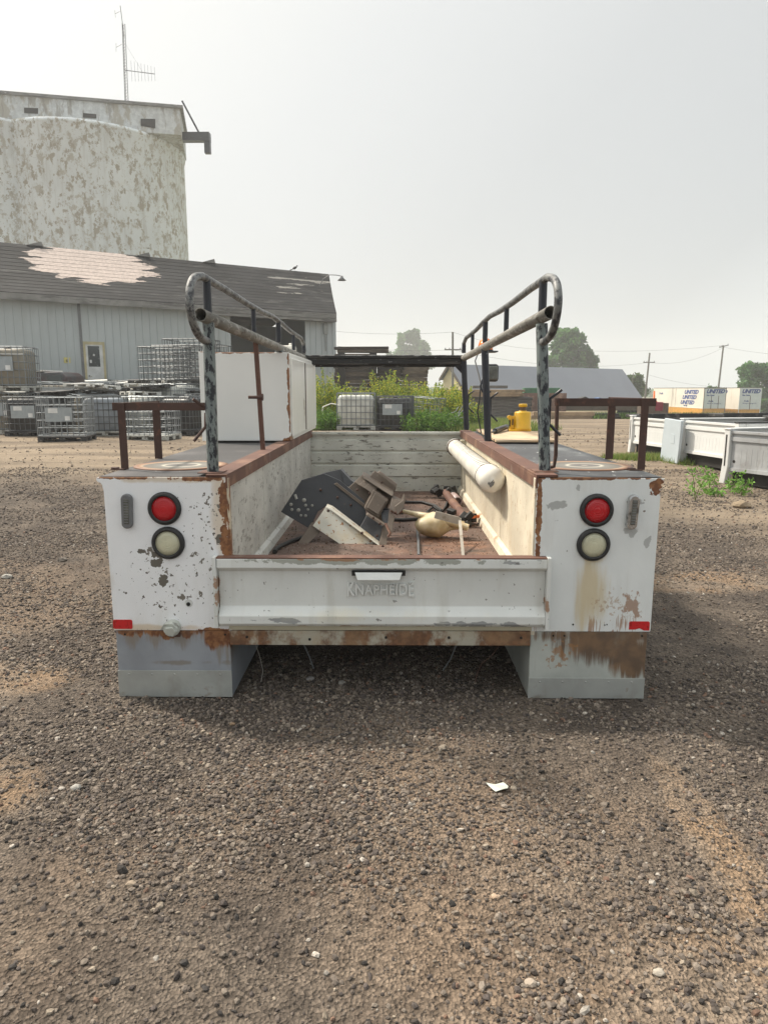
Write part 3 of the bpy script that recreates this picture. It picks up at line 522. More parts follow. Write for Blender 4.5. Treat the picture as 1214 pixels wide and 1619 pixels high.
# ladder rack
for sgn in (-1, 1):
    xp = -.735 if sgn < 0 else .690; xbase = -.742 if sgn < 0 else .728
    zt = 1.84 if sgn > 0 else 1.838
    y0 = .07 if sgn < 0 else .13
    # long pipe, hollow, open at the rear
    lp = MB().pipe((xp, -.055 if sgn < 0 else -.03, 1.68 if sgn < 0 else 1.69), (xp, 3.42, 1.655), .027, .0235); lp.build('rack_pipe', m_longpipe, body)
    # upper rail with the loop that turns down behind the rear post
    yb = -.175 if sgn < 0 else -.125
    loop = [(xp, y0 + .0, 1.585), (xp + sgn * .004, y0 - .05, 1.582), (xp + sgn * .006, yb + .10, 1.60), (xp + sgn * .008, yb + .035, 1.645), (xp + sgn * .008, yb, 1.71), (xp + sgn * .008, yb + .02, 1.775), (xp + sgn * .006, yb + .08, 1.818), (xp, yb + .17, zt)]
    ld = [Vector(p) for p in loop]; pts = []
    for i in range(len(ld) - 1):
        p0, p1, p2, p3 = ld[max(i - 1, 0)], ld[i], ld[i + 1], ld[min(i + 2, len(ld) - 1)]
        for q in np.linspace(0, 1, 6)[:-1]:
            pts.append(.5 * ((2 * p1) + (p2 - p0) * q + (2 * p0 - 5 * p1 + 4 * p2 - p3) * q * q + (3 * p1 - p0 - 3 * p2 + p3) * q ** 3))
    run = [(0.4, .003), (.9, -.002), (1.35, .002), (1.75, .014), (2.1, .006), (2.5, -.012), (2.9, -.018), (3.2, -.02), (3.36, -.05), (3.44, -.12)]
    MB().tube(pts + [Vector((xp, y_, zt + dz)) for y_, dz in [(yb + .17, 0)] + run], .0165, 12).build('upper_rail', m_pipe, body)
    for py_, r_, bot, m_ in ((y0, .0255, TOP + .013, m_post), (1.97, .0255, TOP + .013, m_postk if sgn > 0 else m_post), (3.38, .0255, TOP + .013, m_postk)):
        MB().tube([(xbase, py_, bot), (xp, py_, 1.66)], r_, 14).build('rack_post', m_, body)
        MB().tube([(xp, py_, 1.70), (xp, py_, zt - (.0 if py_ < 3 else .05))], .018, 12).build('rail_upright', m_postk, body)
    for py_ in (1.08, 2.72): MB().tube([(xp, py_, 1.69), (xp, py_, zt)], .014, 10).build('rail_upright', m_postk, body)
    MB().box(xbase - .055, xbase + .05, y0 - .055, y0 + .05, TOP + .0145, TOP + .0185).build('foot_plate', m_rust, body)
    # bent rod hooks on the outer side of posts
    for py_, zz in ((y0, 1.28), (1.97, 1.26), (3.38, 1.27)):
        s_ = sgn; x0 = (xp + xbase) / 2 + s_ * .024
        if sgn < 0 and py_ > 3: continue
        if sgn < 0: rod = [(x0 + .0, py_ - .0, zz + .02), (x0 - .045, py_ - .03, zz + .06)], [(x0, py_, zz + .0), (x0 - .002, py_ - .01, zz - .06), (x0 - .05, py_ - .03, zz - .12)]
        else: rod = [(x0 + .055, py_, zz + .10), (x0 + .006, py_, zz + .06), (x0 + .006, py_, zz - .05), (x0 + .058, py_, zz - .10)],
        hk = MB()
        for q in rod: hk.tube(q, .007, 8)
        hk.build('rod_hook', m_postk if py_ > 1 or sgn > 0 else m_drust, body)
# rusty square prop with a peg on the left
pr_ = MB().box(-.013, .013, -.013, .013, 0, .665).build('rusty_prop', m_rust, body, bevel=.002); pr_.location = (-.735, 1.25, TOP + .013); pr_.rotation_euler = (0, R(-2.2), 0)
MB().tube([(-.735, 1.24, 1.335), (-.735 - .075, 1.23, 1.335)], .010, 10).tube([(-.725, 1.25, 1.335), (-.745, 1.25, 1.335)], .022, 8).build('prop_peg', m_drust, body)
# front crossbar (wooden plank in a channel)
cbm = MB(); cbm.box(-.72, .70, 3.36, 3.50, 1.655, 1.683); cbm.box(-.70, .67, 3.37, 3.42, 1.60, 1.655); cbm.box(-.64, .62, 3.40, 3.46, 1.580, 1.62)
m_cb = worn('charred_plank', (.022, .022, .022), [dict(c=(.28, .28, .27), s=30, st=(.5, 1, 2), t=.62, w=.08, a=.8, reg=[(0, 3.42, 1.685, 1.6, .2, .014)], g=.28), dict(c=(.09, .085, .08), s=6, st=(.3, 1, 5), t=.54, w=.1, a=.8)], rough=.7, bump=.5)
cbm.build('front_crossbar', m_cb, body, bevel=.006)
MB().prism([(.60, 3.40, 1.60), (.70, 3.40, 1.60), (.70, 3.40, 1.50)], (0, .02, 0)).build('gusset', m_postk, body)
MB().prism([(-.64, 3.40, 1.60), (-.735, 3.40, 1.60), (-.735, 3.40, 1.50)], (0, .02, 0)).build('gusset', m_postk, body)
# rusty side guards standing on the box tops
for sgn in (-1, 1):
    xs = [-1.243, -.79] if sgn < 0 else [.79, 1.253]; zb = 1.285 if sgn < 0 else 1.305; yg = .26
    g_ = thing_p = MB().box(xs[0], xs[1], yg - .004, yg + .004, zb, zb + .036).box(min(sgn * 1.20, sgn * 1.208), max(sgn * 1.20, sgn * 1.208), yg, .80, zb, zb + .036).build('guard_bar', m_drust, body, bevel=.001)
    MB().box(sgn * 1.2 - .017, sgn * 1.2 + .017, yg - .012, yg - .0045, TOP + .006, zb + .034).box(sgn * 1.2 - .06, sgn * 1.2 + .0, yg - .03, yg + .01, TOP + .004, TOP + .010).build('leg', m_drust, g_, bevel=.001)
    MB().box(sgn * 1.215 - .02, sgn * 1.215 + .02, .775, .783, TOP + .004, zb + .034).build('leg', m_drust, g_, bevel=.001)
    if sgn > 0:
        MB().tube([(.80, .255, zb + .03), (.805, .26, TOP + .07), (.80, .265, TOP + .02), (.755, .27, TOP + .012)], .009, 8).build('leg', m_drust, g_)
    MB().lathe([(.02, 0), (.02, .006)], (sgn * 1.2 - .045, yg - .01, TOP + .010), (0, 0, 1), 8).build('foot', m_drust, g_)
# upper cabinet on the left box
cb = MB().box(-1.232, -.663, 1.93, 3.62, TOP + .016, 1.633).build('upper_cabinet', m_cab, body, bevel=.006)
cd_ = MB().box(-.663, -.651, 1.99, 2.74, 1.05, 1.60).build('cabinet_door', m_cabdoor, cb, bevel=.006); MB().box(-.663, -.652, 2.76, 3.58, 1.05, 1.60).build('cabinet_door', m_cabdoor, cb, bevel=.006)
MB().tube([(-.652, 2.75, 1.06), (-.652, 2.75, 1.59)], .007, 8).build('hinge', m_drust, cb)
MB().box(-1.285, -1.245, 1.93, 1.95, TOP + .016, 1.637).build('open_door_edge', m_cab, cb, bevel=.003)
MB().box(-1.245, -1.232, 1.938, 1.95, TOP + .02, 1.63).build('door_gap', m_greyplastic, cb)
# pvc tube under the right rail
pv = MB(); o0 = Vector((.60, 0, .888)); 
prof = [(.0, .80)] + [(.073 * sin(g), .865 - .058 * cos(g)) for g in np.linspace(.15, pi / 2, 9)] + [(.073, .98), (.075, .985), (.075, .995), (.068, 1.0), (.068, 3.02), (.073, 3.03), (.073, 3.12), (.06, 3.16), (.0, 3.165)]
pv.lathe(prof, o0, (0, 1, 0), 32); tube = pv.build('pvc_tube', m_pvc, body)
for yy in np.arange(1.06, 2.98, .075):
    pts = [(.60 + .0685 * cos(g), yy + .010 * sin(g * 3), .888 + .0685 * sin(g)) for g in np.linspace(R(60), R(128), 8)]
    MB().tube(pts, .0016, 4).build('slot_mark', m_lead, tube)
for yy in (.99, 3.0): MB().lathe([(.0735 if yy < 2 else .0685, yy), (.0765, yy + .002), (.0765, yy + .012), (.0685, yy + .014)], o0, (0, 1, 0), 32).build('strap', m_drust, tube)
MB().prism([(.570, .803, .872), (.574, .801, .884), (.583, .801, .878), (.590, .801, .884), (.601, .801, .896), (.607, .803, .880), (.603, .803, .866), (.594, .804, .858), (.586, .806, .850), (.580, .806, .862)], (0, .006, 0)).build('cap_scuff', m_greyplastic, tube)
MB().box(.635, .676, 1.10, 1.14, .88, .93).box(.63, .677, 2.9, 2.96, .92, .96).build('tube_bracket', m_sill2, tube)
# beacon, shelf, work light and cables on the front right post
sh = MB().box(.70, .92, 2.88, 3.06, 1.684, 1.694).build('beacon_shelf', m_postk, body, bevel=.002)
bc = MB().lathe([(.062, 0), (.062, .02), (.058, .05), (.045, .09), (.02, .105), (.0, .107)], (.825, 2.97, 1.6945), n=28).build('amber_beacon', m_amber, body)
MB().lathe([(.066, 0), (.066, .012)], (.825, 2.97, 1.6942), n=28).build('beacon_base', m_black, bc)
wlm = MB().box(.700, .812, 2.10, 2.17, 1.435, 1.56).build('work_light', m_black, body, bevel=.02)
MB().box(.712, .80, 2.085, 2.099, 1.45, 1.545).build('lens', m_lensgl, wlm, bevel=.006)
MB().tube([(.70, 2.13, 1.45), (.685, 2.12, 1.40), (.70, 2.11, 1.365), (.76, 2.11, 1.365)], .008, 8).build('mount_bracket', m_postk, wlm)
cbk = MB()
cbk.tube([(.765, 2.9, 1.69), (.70, 2.6, 1.60), (.69, 2.3, 1.50), (.69, 2.14, 1.42), (.68, 2.12, 1.30), (.67, 2.14, 1.22), (.69, 2.16, 1.13), (.70, 2.12, 1.06), (.72, 2.05, 1.025)], .005, 6)
cbk.tube([(.80, 2.9, 1.69), (.76, 2.6, 1.58), (.75, 2.3, 1.53), (.76, 2.17, 1.51)], .004, 6)
cbk.build('hanging_cable', m_black, body)
# wires hanging under the bed
for pts, m_ in (([at(404, 1018, .1), at(410, 1035, .12), at(416, 1060, .15), at(413, 1078, .15)], m_grstrap), ([at(480, 1018, .3), at(490, 1040, .3), at(496, 1057, .3)], m_greyplastic), ([at(722, 1018, .3), at(712, 1042, .3), at(700, 1060, .3)], m_greyplastic), ([at(790, 1018, .1), at(778, 1036, .12), at(762, 1048, .12), at(755, 1062, .12), at(750, 1080, .12)], m_rust)):
    MB().tube(pts, .0016 if m_ is not m_greyplastic else .004, 6).build('hanging_wire', m_, body)
# ---------------------------------------------------------------- loose things in and on the truck body
def cr(x, y): return (430 + x / 3.372, 730 + y / 3.372)
def plate(mb, pts, Y0, t, Y1=None):
    """steel plate: crop outline stood up at distance Y0 (leaning back to Y1 at its top)"""
    ys = [p[1] for p in pts]; lo, hi = max(ys), min(ys); v = []
    for (x, y) in pts:
        Yv = Y0 if Y1 is None else Y0 + (Y1 - Y0) * (lo - y) / (lo - hi)
        v.append(at(*cr(x, y), Yv))
    return mb.prism(v, (0, t, 0))
bk_ = thing('bumper_bracket', 'black and brown steel bumper brackets with a rusty white beam leaning in the truck bed', 'scrap metal', (-.35, 1.2, FL + .002))
def lp(o, root):                                    # keep the world place when parenting to a moved Empty
    o.parent = root
    for v in o.data.vertices: v.co -= root.location
    return o
PL = MB(); plate(PL, [(48, 268), (158, 98), (275, 62), (362, 100), (492, 208), (502, 285), (468, 350), (325, 258), (285, 240), (245, 265), (200, 357)], 1.30, .010, 1.42)
lp(PL.build('side_plate', m_blackm, None, bevel=.002), bk_)
PL = MB(); plate(PL, [(268, 62), (365, 40), (420, 98), (385, 165), (330, 120)], 1.52, .012, 1.60); plate(PL, [(365, 40), (420, 98), (440, 112), (470, 150), (440, 150), (385, 120)], 1.50, .10, 1.56)
lp(PL.build('top_plate', m_blackm, None, bevel=.002), bk_)
HL = MB()
for (x, y, r) in ((102, 228, 9), (107, 255, 8), (172, 205, 11), (180, 232, 8), (142, 258, 10), (155, 287, 7), (180, 288, 8), (215, 233, 7), (192, 255, 7)):
    p = at(*cr(x, y), 1.30 + .12 * (357 - y) / 295 - .001); HL.lathe([(r * .0012, 0), (r * .0012, .003), (0, .003)], p - Vector((0, .0, 0)), (0, -1, .1), 14)
a_, b_ = at(*cr(124, 175), 1.374), at(*cr(132, 200), 1.364); HL.tube([a_, b_], .009, 8)
m_hole = worn('bolt_hole_shine', (.42, .41, .37), rough=.5)
lp(HL.build('bolt_holes', m_hole, None), bk_)
WB = MB(); plate(WB, [(285, 245), (318, 262), (412, 330), (510, 400), (628, 492), (640, 520), (480, 560), (385, 455), (218, 342)], 1.03, .012, 1.22)
plate(WB, [(285, 245), (318, 262), (628, 492), (622, 484), (318, 250), (288, 238)], 1.03, .10, 1.22)
lp(WB.build('white_beam', m_dirtywhite, None, bevel=.002), bk_)
plate(LG := MB(), [(200, 342), (258, 372), (135, 500), (95, 500)], 1.05, .012, 1.20); plate(LG, [(200, 342), (212, 345), (108, 500), (95, 500)], 1.05, .12, 1.20)
lp(LG.build('leg', m_brown, None, bevel=.002), bk_)
BR = MB(); plate(BR, [(395, 150), (480, 70), (500, 78), (648, 172), (622, 232), (590, 330), (500, 260), (490, 208)], 1.36, .012, 1.50)
plate(BR, [(480, 70), (500, 78), (648, 172), (640, 185), (490, 90)], 1.28, .18, 1.44); plate(BR, [(525, 75), (548, 48), (655, 120), (662, 140), (655, 162), (530, 92)], 1.46, .03, 1.54)
plate(BR, [(640, 190), (690, 215), (705, 178), (700, 215), (660, 275), (625, 250)], 1.20, .12, 1.30)
lp(BR.build('brown_housing', m_brown, None, bevel=.003), bk_)
CB = MB(); q = [(540, 152), (622, 205), (568, 300), (490, 250)]; plate(CB, q, 1.22, .12, 1.30)
plate(CB, [(548, 165), (612, 208), (566, 285), (505, 246)], 1.212, .012, 1.285)
lp(CB.build('square_tube', m_brown, None, bevel=.008), bk_)
LB = MB(); plate(LB, [(505, 285), (592, 330), (572, 440), (468, 352)], 1.16, .05, 1.26); plate(LB, [(575, 250), (625, 260), (620, 330), (590, 330)], 1.22, .08, 1.28)
lp(LB.build('lower_plate', m_blackm, None, bevel=.003), bk_)
CV = MB(); plate(CV, [(622, 272), (655, 290), (645, 345), (640, 380), (615, 400), (612, 440), (632, 500), (600, 490), (570, 440), (592, 345), (618, 330)], 1.02, .014, 1.22)
lp(CV.build('curved_bracket', m_brown, None, bevel=.002), bk_)
for pts, Y0_, t_, Y1_ in [([(440 + dx_, 108 + dy_), (478 + dx_, 72 + dy_), (520 + dx_, 100 + dy_), (486 + dx_, 142 + dy_)], 1.40 - i * .03, .012, 1.47 - i * .03) for i, (dx_, dy_) in enumerate(((0, 0), (26, 14), (52, 30)))] + [
        ([(560, 60), (575, 52), (668, 122), (662, 136)], 1.40, .05, 1.46), ([(655, 240), (700, 205), (706, 176), (712, 200), (700, 250), (668, 285)], 1.17, .03, 1.24),
        ([(500, 285), (512, 280), (600, 335), (592, 345)], 1.12, .06, 1.16), ([(330, 120), (345, 112), (505, 235), (492, 245)], 1.335, .012, 1.38)]:
    EX = MB(); plate(EX, pts, Y0_, t_, Y1_); lp(EX.build('flange', m_brown, None, bevel=.0015), bk_)
BT = MB()
for (x, y, Y_) in ((520, 170, 1.34), (455, 150, 1.39), (600, 190, 1.30), (610, 150, 1.40), (585, 110, 1.44), (540, 300, 1.13), (575, 330, 1.11), (560, 395, 1.13), (300, 262, 1.17), (480, 380, 1.07), (590, 450, 1.03), (350, 190, 1.355), (420, 230, 1.345), (260, 150, 1.375)):
    p = at(*cr(x, y), Y_); BT.lathe([(.009, 0), (.009, .010), (.004, .010), (.004, .018)], p, (0, -1, .15), 6)
lp(BT.build('bolt', m_drust, None), bk_)
PT_ = MB(); PT_.tube([at(*cr(640, 262), 1.25), at(*cr(668, 275), 1.2), at(*cr(690, 262), 1.22)], .012, 8).tube([at(*cr(605, 330), 1.1), at(*cr(630, 380), 1.05), at(*cr(618, 400), 1.04)], .008, 6)
lp(PT_.build('bent_rod', m_rust, None), bk_)
# washer jug
jg = thing('plastic_reservoir', 'yellowed plastic reservoir jug with a long neck lying on the rusty bed floor', 'reservoir', (.42, 1.25, FL + .003))
J = MB(); c = at(*cr(850, 345), 1.27)
prof = [(.0, -.125), (.03, -.12), (.055, -.10), (.065, -.07), (.078, -.03), (.085, .01), (.08, .05), (.06, .09), (.035, .13), (.03, .19), (.028, .24), (.0, .25)]
J.lathe([(r * .95, h * .86) for r, h in prof], (c.x - .0, c.y, FL + .076), Vector((1, .12, .0)), 22)
o = J.build('jug_body', m_jug, None)
for v in o.data.vertices:
    d = noise.noise(v.co * 13) * .022; v.co += (v.co - Vector((c.x, c.y, FL + .09))).normalized() * d; v.co.z = max(v.co.z, FL + .004)
lp(o, jg)
a_ = [at(*cr(x, y), Y_) for x, y, Y_ in ((690, 262, 1.42), (745, 275, 1.38), (800, 288, 1.33), (880, 300, 1.28), (965, 330, 1.25), (1045, 352, 1.22))]
lp(MB().tube(a_, .014, 12, rs=[.012, .016, .022, .026, .026, .022]).build('neck', m_jug, None), jg)
lp(MB().tube([at(*cr(672, 262), 1.43), at(*cr(700, 264), 1.42)], .022, 12).build('cap', m_blackm, None), jg)
tag(MB().box(-.075, .075, -.006, .006, -.022, .022, Matrix.Translation(at(*cr(932, 298), 1.16)) @ Matrix.Rotation(R(15), 4, 'Y')).build('white_tag', m_grstrap, None), 'pale flat strip of metal lying across the yellowed jug', 'metal strip')
tag(MB().prism([at(*cr(992, 305), 1.16), at(*cr(1008, 305), 1.16), at(*cr(1026, 500), .80), at(*cr(1010, 500), .80)], (0, .012, .004)).build('grey_strap', m_grstrap, None), 'grey worn strap hanging from the jug down to the tailgate', 'strap')
tag(MB().tube([atz(*cr(772, 350), FL + .012), atz(*cr(780, 420), FL + .012), atz(*cr(782, 500), FL + .012)], .009, 8).build('grey_rod', m_greyplastic, None), 'thin grey rod on the rusty bed floor, below the jug', 'rod')
ds = thing('drive_shaft', 'rusty brown drive shaft with black yokes lying by the right wall of the bed', 'drive shaft', (.5, 2.4, FL + .05))
a_, b_ = atz(*cr(925, 165), FL + .05), atz(*cr(1030, 305), FL + .045)
lp(MB().tube([a_, b_], .032, 18).build('shaft_tube', m_rust, None), ds)
y1 = MB(); rr = random.Random(3)
for c_, n_ in ((a_, 12), (b_, 10)):
    for i in range(n_):
        d = Vector((rr.uniform(-.10, .07), rr.uniform(-.08, .08), rr.uniform(-.03, .04))); y1.box(-.03, .03, -.02, .02, -.018, .018, Matrix.Translation(c_ + d) @ Matrix.Rotation(rr.uniform(0, 3), 4, 'X') @ Matrix.Rotation(rr.uniform(0, 3), 4, 'Z'))
lp(y1.build('yoke', m_black, None, bevel=.006), ds)
p_ = atz(*cr(965, 185), FL + .04); q_ = atz(*cr(990, 212), FL + .04)
tag(MB().pipe(p_, q_, .036, .028).lathe([(.026, .01), (.026, .012)], q_ - (q_ - p_) * .3, (q_ - p_)).build('small_can', m_cap, None), 'small pinkish can lying against the right wall near the bulkhead', 'can')
tag(MB().box(-.05, .05, -.03, .03, -.01, .01, Matrix.Translation(atz(*cr(1062, 292), FL + .05)) @ Matrix.Rotation(.5, 4, 'Z')).build('orange_scrap', m_orange, None, bevel=.004), 'scrap of orange plastic beside the black yoke end of the drive shaft', 'plastic scrap')
def hose(pts, r, label):
    v = [atz(*cr(x, y), FL + .012) for x, y in pts]; tag(MB().tube(v, r, 8).build('rubber_hose', m_black, None), label, 'hose')
hose([(15, 480), (22, 465), (50, 448), (100, 425), (160, 404), (200, 398)], .013, 'black rubber hose curving along the left foot of the bed under the leaning plate')
hose([(640, 308), (700, 310), (775, 304)], .012, 'straight black hose between the bracket heap and the jug')
hose([(655, 208), (720, 215), (800, 215), (870, 235), (905, 262)], .012, 'black hose running from behind the brackets toward the drive shaft')
hose([(965, 150), (940, 200), (925, 240), (900, 275), (860, 240), (822, 272), (850, 275), (870, 262)], .010, 'looped black cable lying over the drive shaft')
# debris grit on the bed floor
n = 2600; xx = RNG.uniform(-.63, .63, n); yy = RNG.uniform(.1, 3.25, n)
struct(stones(xx, yy, RNG.uniform(.0015, .005, n) * (1 + (RNG.uniform(0, 1, n) > .985) * 1.5), 'floor_grit', z=np.full(n, FL + .002), pal=np.array([(.16, .10, .07), (.12, .08, .06), (.22, .16, .12), (.07, .05, .04), (.30, .24, .18)])), 'stuff')
# plywood, jack and bar on the right box
pw = MB().prism([(.765, 1.84, TOP + .0155), (1.195, 1.84, TOP + .0155), (1.235, 3.2, TOP + .0155), (.80, 3.24, TOP + .0155)], (0, 0, .014)).build('plywood_sheet', m_ply, None)
tag(pw, 'piece of bare plywood lying on the right side box under the yellow jack', 'plywood'); PT = TOP + .030
jk = thing('bottle_jack', 'yellow bottle jack standing on the plywood sheet', 'jack', (1.125, 2.92, PT))
MB().prism([(-.095, -.06, 0), (.078, -.06, 0), (.086, -.05, 0), (.086, .05, 0), (.078, .06, 0), (-.095, .06, 0)], (0, 0, .016)).build('base', m_yellow, jk, bevel=.003)
MB().lathe([(.076, .016), (.076, .03), (.070, .034), (.070, .150), (.062, .160), (.032, .165), (.032, .17)], (.02, 0, 0), n=28).build('cylinder', m_yellow, jk)
MB().lathe([(.025, .17), (.025, .205)], (.02, 0, 0), n=20).build('ram', m_brown, jk); MB().lathe([(.032, .200), (.036, .205), (.036, .222), (.030, .226)], (.02, 0, 0), n=20).build('saddle', m_yellow, jk)
MB().box(-.085, -.05, -.02, .02, .016, .10).box(-.095, -.045, -.012, .012, .09, .125).tube([(-.09, -.02, .115), (-.09, .02, .115)], .017, 10).build('pump', m_yellow, jk, bevel=.004)
MB().box(-.092, -.084, -.024, .0, .04, .09).box(-.07, -.06, -.026, -.018, .05, .10).build('pump_link', m_black, jk)
a_, b_ = Vector((.86, 2.55, PT + .02)), Vector((1.03, 3.02, PT + .03))
bar = MB().tube([a_, b_], .022, 8).tube([a_ + (a_ - b_) * .0, a_ - (b_ - a_) * .22], .015, 6, r1=.006).build('steel_bar', m_blackm, None); tag(bar, 'dark grey steel bar lying on the plywood behind the middle right post', 'steel bar')
# scraps on the open gravel
lf = MB(); c = atz(788, 1247, .0); zz = G(c.x, c.y) + .012
pts = [(-.045, .012), (-.03, .016), (-.01, .012), (.02, .010), (.034, -.002), (.03, -.012), (.01, -.017), (-.015, -.016), (-.028, -.004)]
lf.prism([(c.x + x_ * .95, c.y + y_ * 1.5, zz + .006 * sin(x_ * 80)) for x_, y_ in pts], (0, 0, .0015))
for i in range(0): lf.box(c.x - .018 + i * .008, c.x - .017 + i * .008, c.y - .012, c.y + .014, zz + .001, zz + .0075)
tag(lf.build('plastic_shard', worn('pale_green_plastic', (.60, .63, .54), rough=.5), None), 'pale greenish broken plastic shard on the foreground gravel', 'plastic shard')
def rock(px, py, s, label, col, z=.0):
    s *= .8; col = tuple(v * .85 for v in col)
    c = atz(px, py, z); zz = G(c.x, c.y); m = MB(); bm = bmesh.new(); bmesh.ops.create_icosphere(bm, subdivisions=2, radius=s)
    vs = [Vector((v.co.x * 1.15, v.co.y * .9, v.co.z * .62)) * (1 + .35 * noise.noise(v.co * (1.6 / s) + c * 7)) + Vector((c.x, c.y, zz + s * .3)) for v in bm.verts]
    fs = [[v.index for v in f.verts] for f in bm.faces]; bm.free(); m.add(vs, fs)
    tag(m.build('rock', worn('rock_%d' % px, col, rough=.9, varscale=40, bump=.5), None), label, 'rock')
rock(12, 916, .045, 'pale round stone alone on the gravel at the left edge of the photo', (.40, .38, .34))
rock(100, 889, .04, 'dark flat stone on the gravel right of the pale round stone', (.16, .14, .12))
rock(120, 1247, .022, 'whitish stone in the left foreground gravel', (.42, .40, .36))
rock(208, 1401, .016, 'tan pebble in the left lower gravel', (.38, .30, .22)); rock(368, 1145, .013, 'brown pebble on the gravel below the left tail panel', (.35, .24, .15))
rock(1172, 797, .12, 'tan boulder on the sandy ground below the pickup beds', (.30, .23, .15), .03)
rock(783, 1416, .014, 'cream pebble near the lower middle of the gravel', (.55, .40, .28)); rock(490, 1075, .022, 'grey stone in the shade under the tailgate, left', (.40, .38, .36)); rock(541, 1082, .02, 'grey stone in the shade under the tailgate, right', (.36, .34, .30))
rock(797, 1275, .013, 'brown pebble just below the plastic shard', (.40, .33, .27)); rock(1041, 1536, .016, 'pale pebble near the bottom right', (.52, .46, .38)); rock(839, 1548, .016, 'buff pebble near the bottom, right of the middle', (.46, .38, .30))
# ---------------------------------------------------------------- barn
m_wallb = worn('pale_barn_siding', (.43, .465, .465), [dict(c=(.34, .36, .35), s=1.2, st=(1, 1, .25), t=.50, w=.25, a=.7), dict(c=(.22, .20, .17), s=5, st=(2, 1, .3), t=.68, w=.08, a=.6)], var=.04, varscale=.5, bump=.1, rough=.6)
Er = at(531, 497, 33.2); El = atz(0, 463, Er.z); bdir = (Er - El).normalized(); bang = math.atan2(bdir.y, bdir.x)
barn = thing('barn', 'long pale sided barn with a dark patchy shingle roof behind the heap of totes', 'barn', (Er.x, Er.y, 0), bang)
BM = Matrix.Translation((Er.x, Er.y, 0)) @ Matrix.Rotation(bang, 4, 'Z'); BI = BM.inverted()
def onb(px, py, yl=0.0):
    d = _f + _r * ((px - 607) / FPX) - _u * ((py - 809.5) / FPX); o = BI @ CAM; dl = BI.to_3x3() @ d; t_ = (yl - o.y) / dl.y; return o + dl * t_
EZ = Er.z; RY = 3.6; RZ = onb(300, 412, RY).z; rr_ = onb(520, 430, RY).x; er_ = onb(532, 492, -.45).x
XL = -34.0; ox0, ox1 = onb(364.5, 520).x, onb(483, 520).x; otop = onb(420, 494).z
wl_ = MB(); wl_.box(XL, ox0, 0, .12, -.2, EZ - .05); wl_.box(ox0, ox1, 0, .12, otop, EZ - .05); wl_.box(ox1, 0, 0, .12, -.2, EZ - .05)
x_ = XL
while x_ < -.1:
    if not (ox0 - .02 < x_ < ox1): wl_.box(x_, x_ + .05, -.04, .0, -.2, EZ - .05)
    else: wl_.box(x_, x_ + .045, -.022, 0, otop, EZ - .05)
    x_ += .31
wl_.prism([(-.12, .12, -.2), (-.12, 2 * RY - .1, -.2), (-.12, 2 * RY - .1, EZ - .05), (-.12, RY, RZ - .25), (-.12, .12, EZ - .05)], (.12, 0, 0))
wl_.box(XL, 0, 2 * RY - .1, 2 * RY, -.2, EZ - .1)
wl_.build('wall', m_wallb, barn)
MB().box(XL, -.13, .13, 2 * RY - .11, .95, 1.1).build('floor', m_lead, barn)
MB().box(onb(126, 500).x - .05, onb(126, 500).x + .05, -.06, -.0235, -.2, EZ - .06).build('wall_seam', m_greyplastic, barn)
pk = onb(150, 420, RY * .5); pk2 = onb(330, 430, RY * .5); pk3 = onb(490, 455, RY * .4)
m_roof = worn('patchy_shingles', (.036, .036, .037), [
    dict(c=(.085, .084, .081), s=1.6, st=(.35, 1, 2.2), t=.54, w=.10, d=8, r=.7, a=.7),
    dict(c=(.22, .205, .19), s=1.5, st=(.3, 1.2, 3.2), t=.745, w=.02, d=7, r=.65, a=.9),
    dict(c=(.24, .23, .21), s=1.6, st=(.35, 1.4, 3.5), t=.78, w=.02, d=7, reg=[(pk3.x - .5, pk3.y, pk3.z, 2.2, 3, .8), (pk2.x + 6, RY * .7, RZ - .6, 5, 3, .5)], g=.28),
    dict(c=(.50, .42, .375), c2=(.40, .335, .30), s2=8, s=1.4, st=(.5, .8, 2.6), t=.86, w=.02, d=6, reg=[(pk.x, pk.y + .35, pk.z + .22, 4.1, 3.4, 2.0)], g=1.0, p=1.0)], rough=.8, bump=.4, bscale=14, bd=.02, varscale=.6, var=.2)
m_roof.node_tree.nodes['Principled BSDF'].inputs['Specular IOR Level'].default_value = .15
rf = MB(); rows = 14
for i in range(rows):
    a0, a1 = i / rows, (i + 1) / rows
    for side in (1, -1):
        ya, yb = (-.45 + (RY + .45) * a0, -.45 + (RY + .45) * a1)
        if side < 0: ya, yb = 2 * RY - ya, 2 * RY - yb
        sag = lambda a: -.12 * sin(pi * a)
        za, zb = EZ + (RZ - EZ) * a0 + sag(a0), EZ + (RZ - EZ) * a1 + sag(a1)
        xe0, xe1 = er_ + (rr_ - er_) * a0, er_ + (rr_ - er_) * a1
        rf.add([(XL - .3, ya, za + .010), (xe0, ya, za + .010), (xe1, yb, zb), (XL - .3, yb, zb), (XL - .3, ya, za - .08), (xe0, ya, za - .08), (xe1, yb, zb - .10), (XL - .3, yb, zb - .10)], [(0, 1, 2, 3), (7, 6, 5, 4), (0, 4, 5, 1), (1, 5, 6, 2), (0, 3, 7, 4)])
rf.build('roof', m_roof, barn)
m_fascia = worn('grey_peeling_fascia', (.22, .215, .20), [dict(c=(.10, .095, .09), s=3, st=(.3, 1, 3), t=.5, w=.1), dict(c=(.50, .50, .48), s=3, st=(.3, 1, 3), t=.66, w=.05)], bump=.4)
fx = MB(); fx.box(XL - .3, er_ - .02, -.49, -.455, EZ - .28, EZ - .02); fx.box(ox0 - 1.2, er_, -.46, -.1, EZ - .42, EZ - .29); fx.build('fascia', m_fascia, barn)
a_, b_ = onb(131, 541, 0), onb(165, 541, 0); dz0 = .99; dtop = a_.z
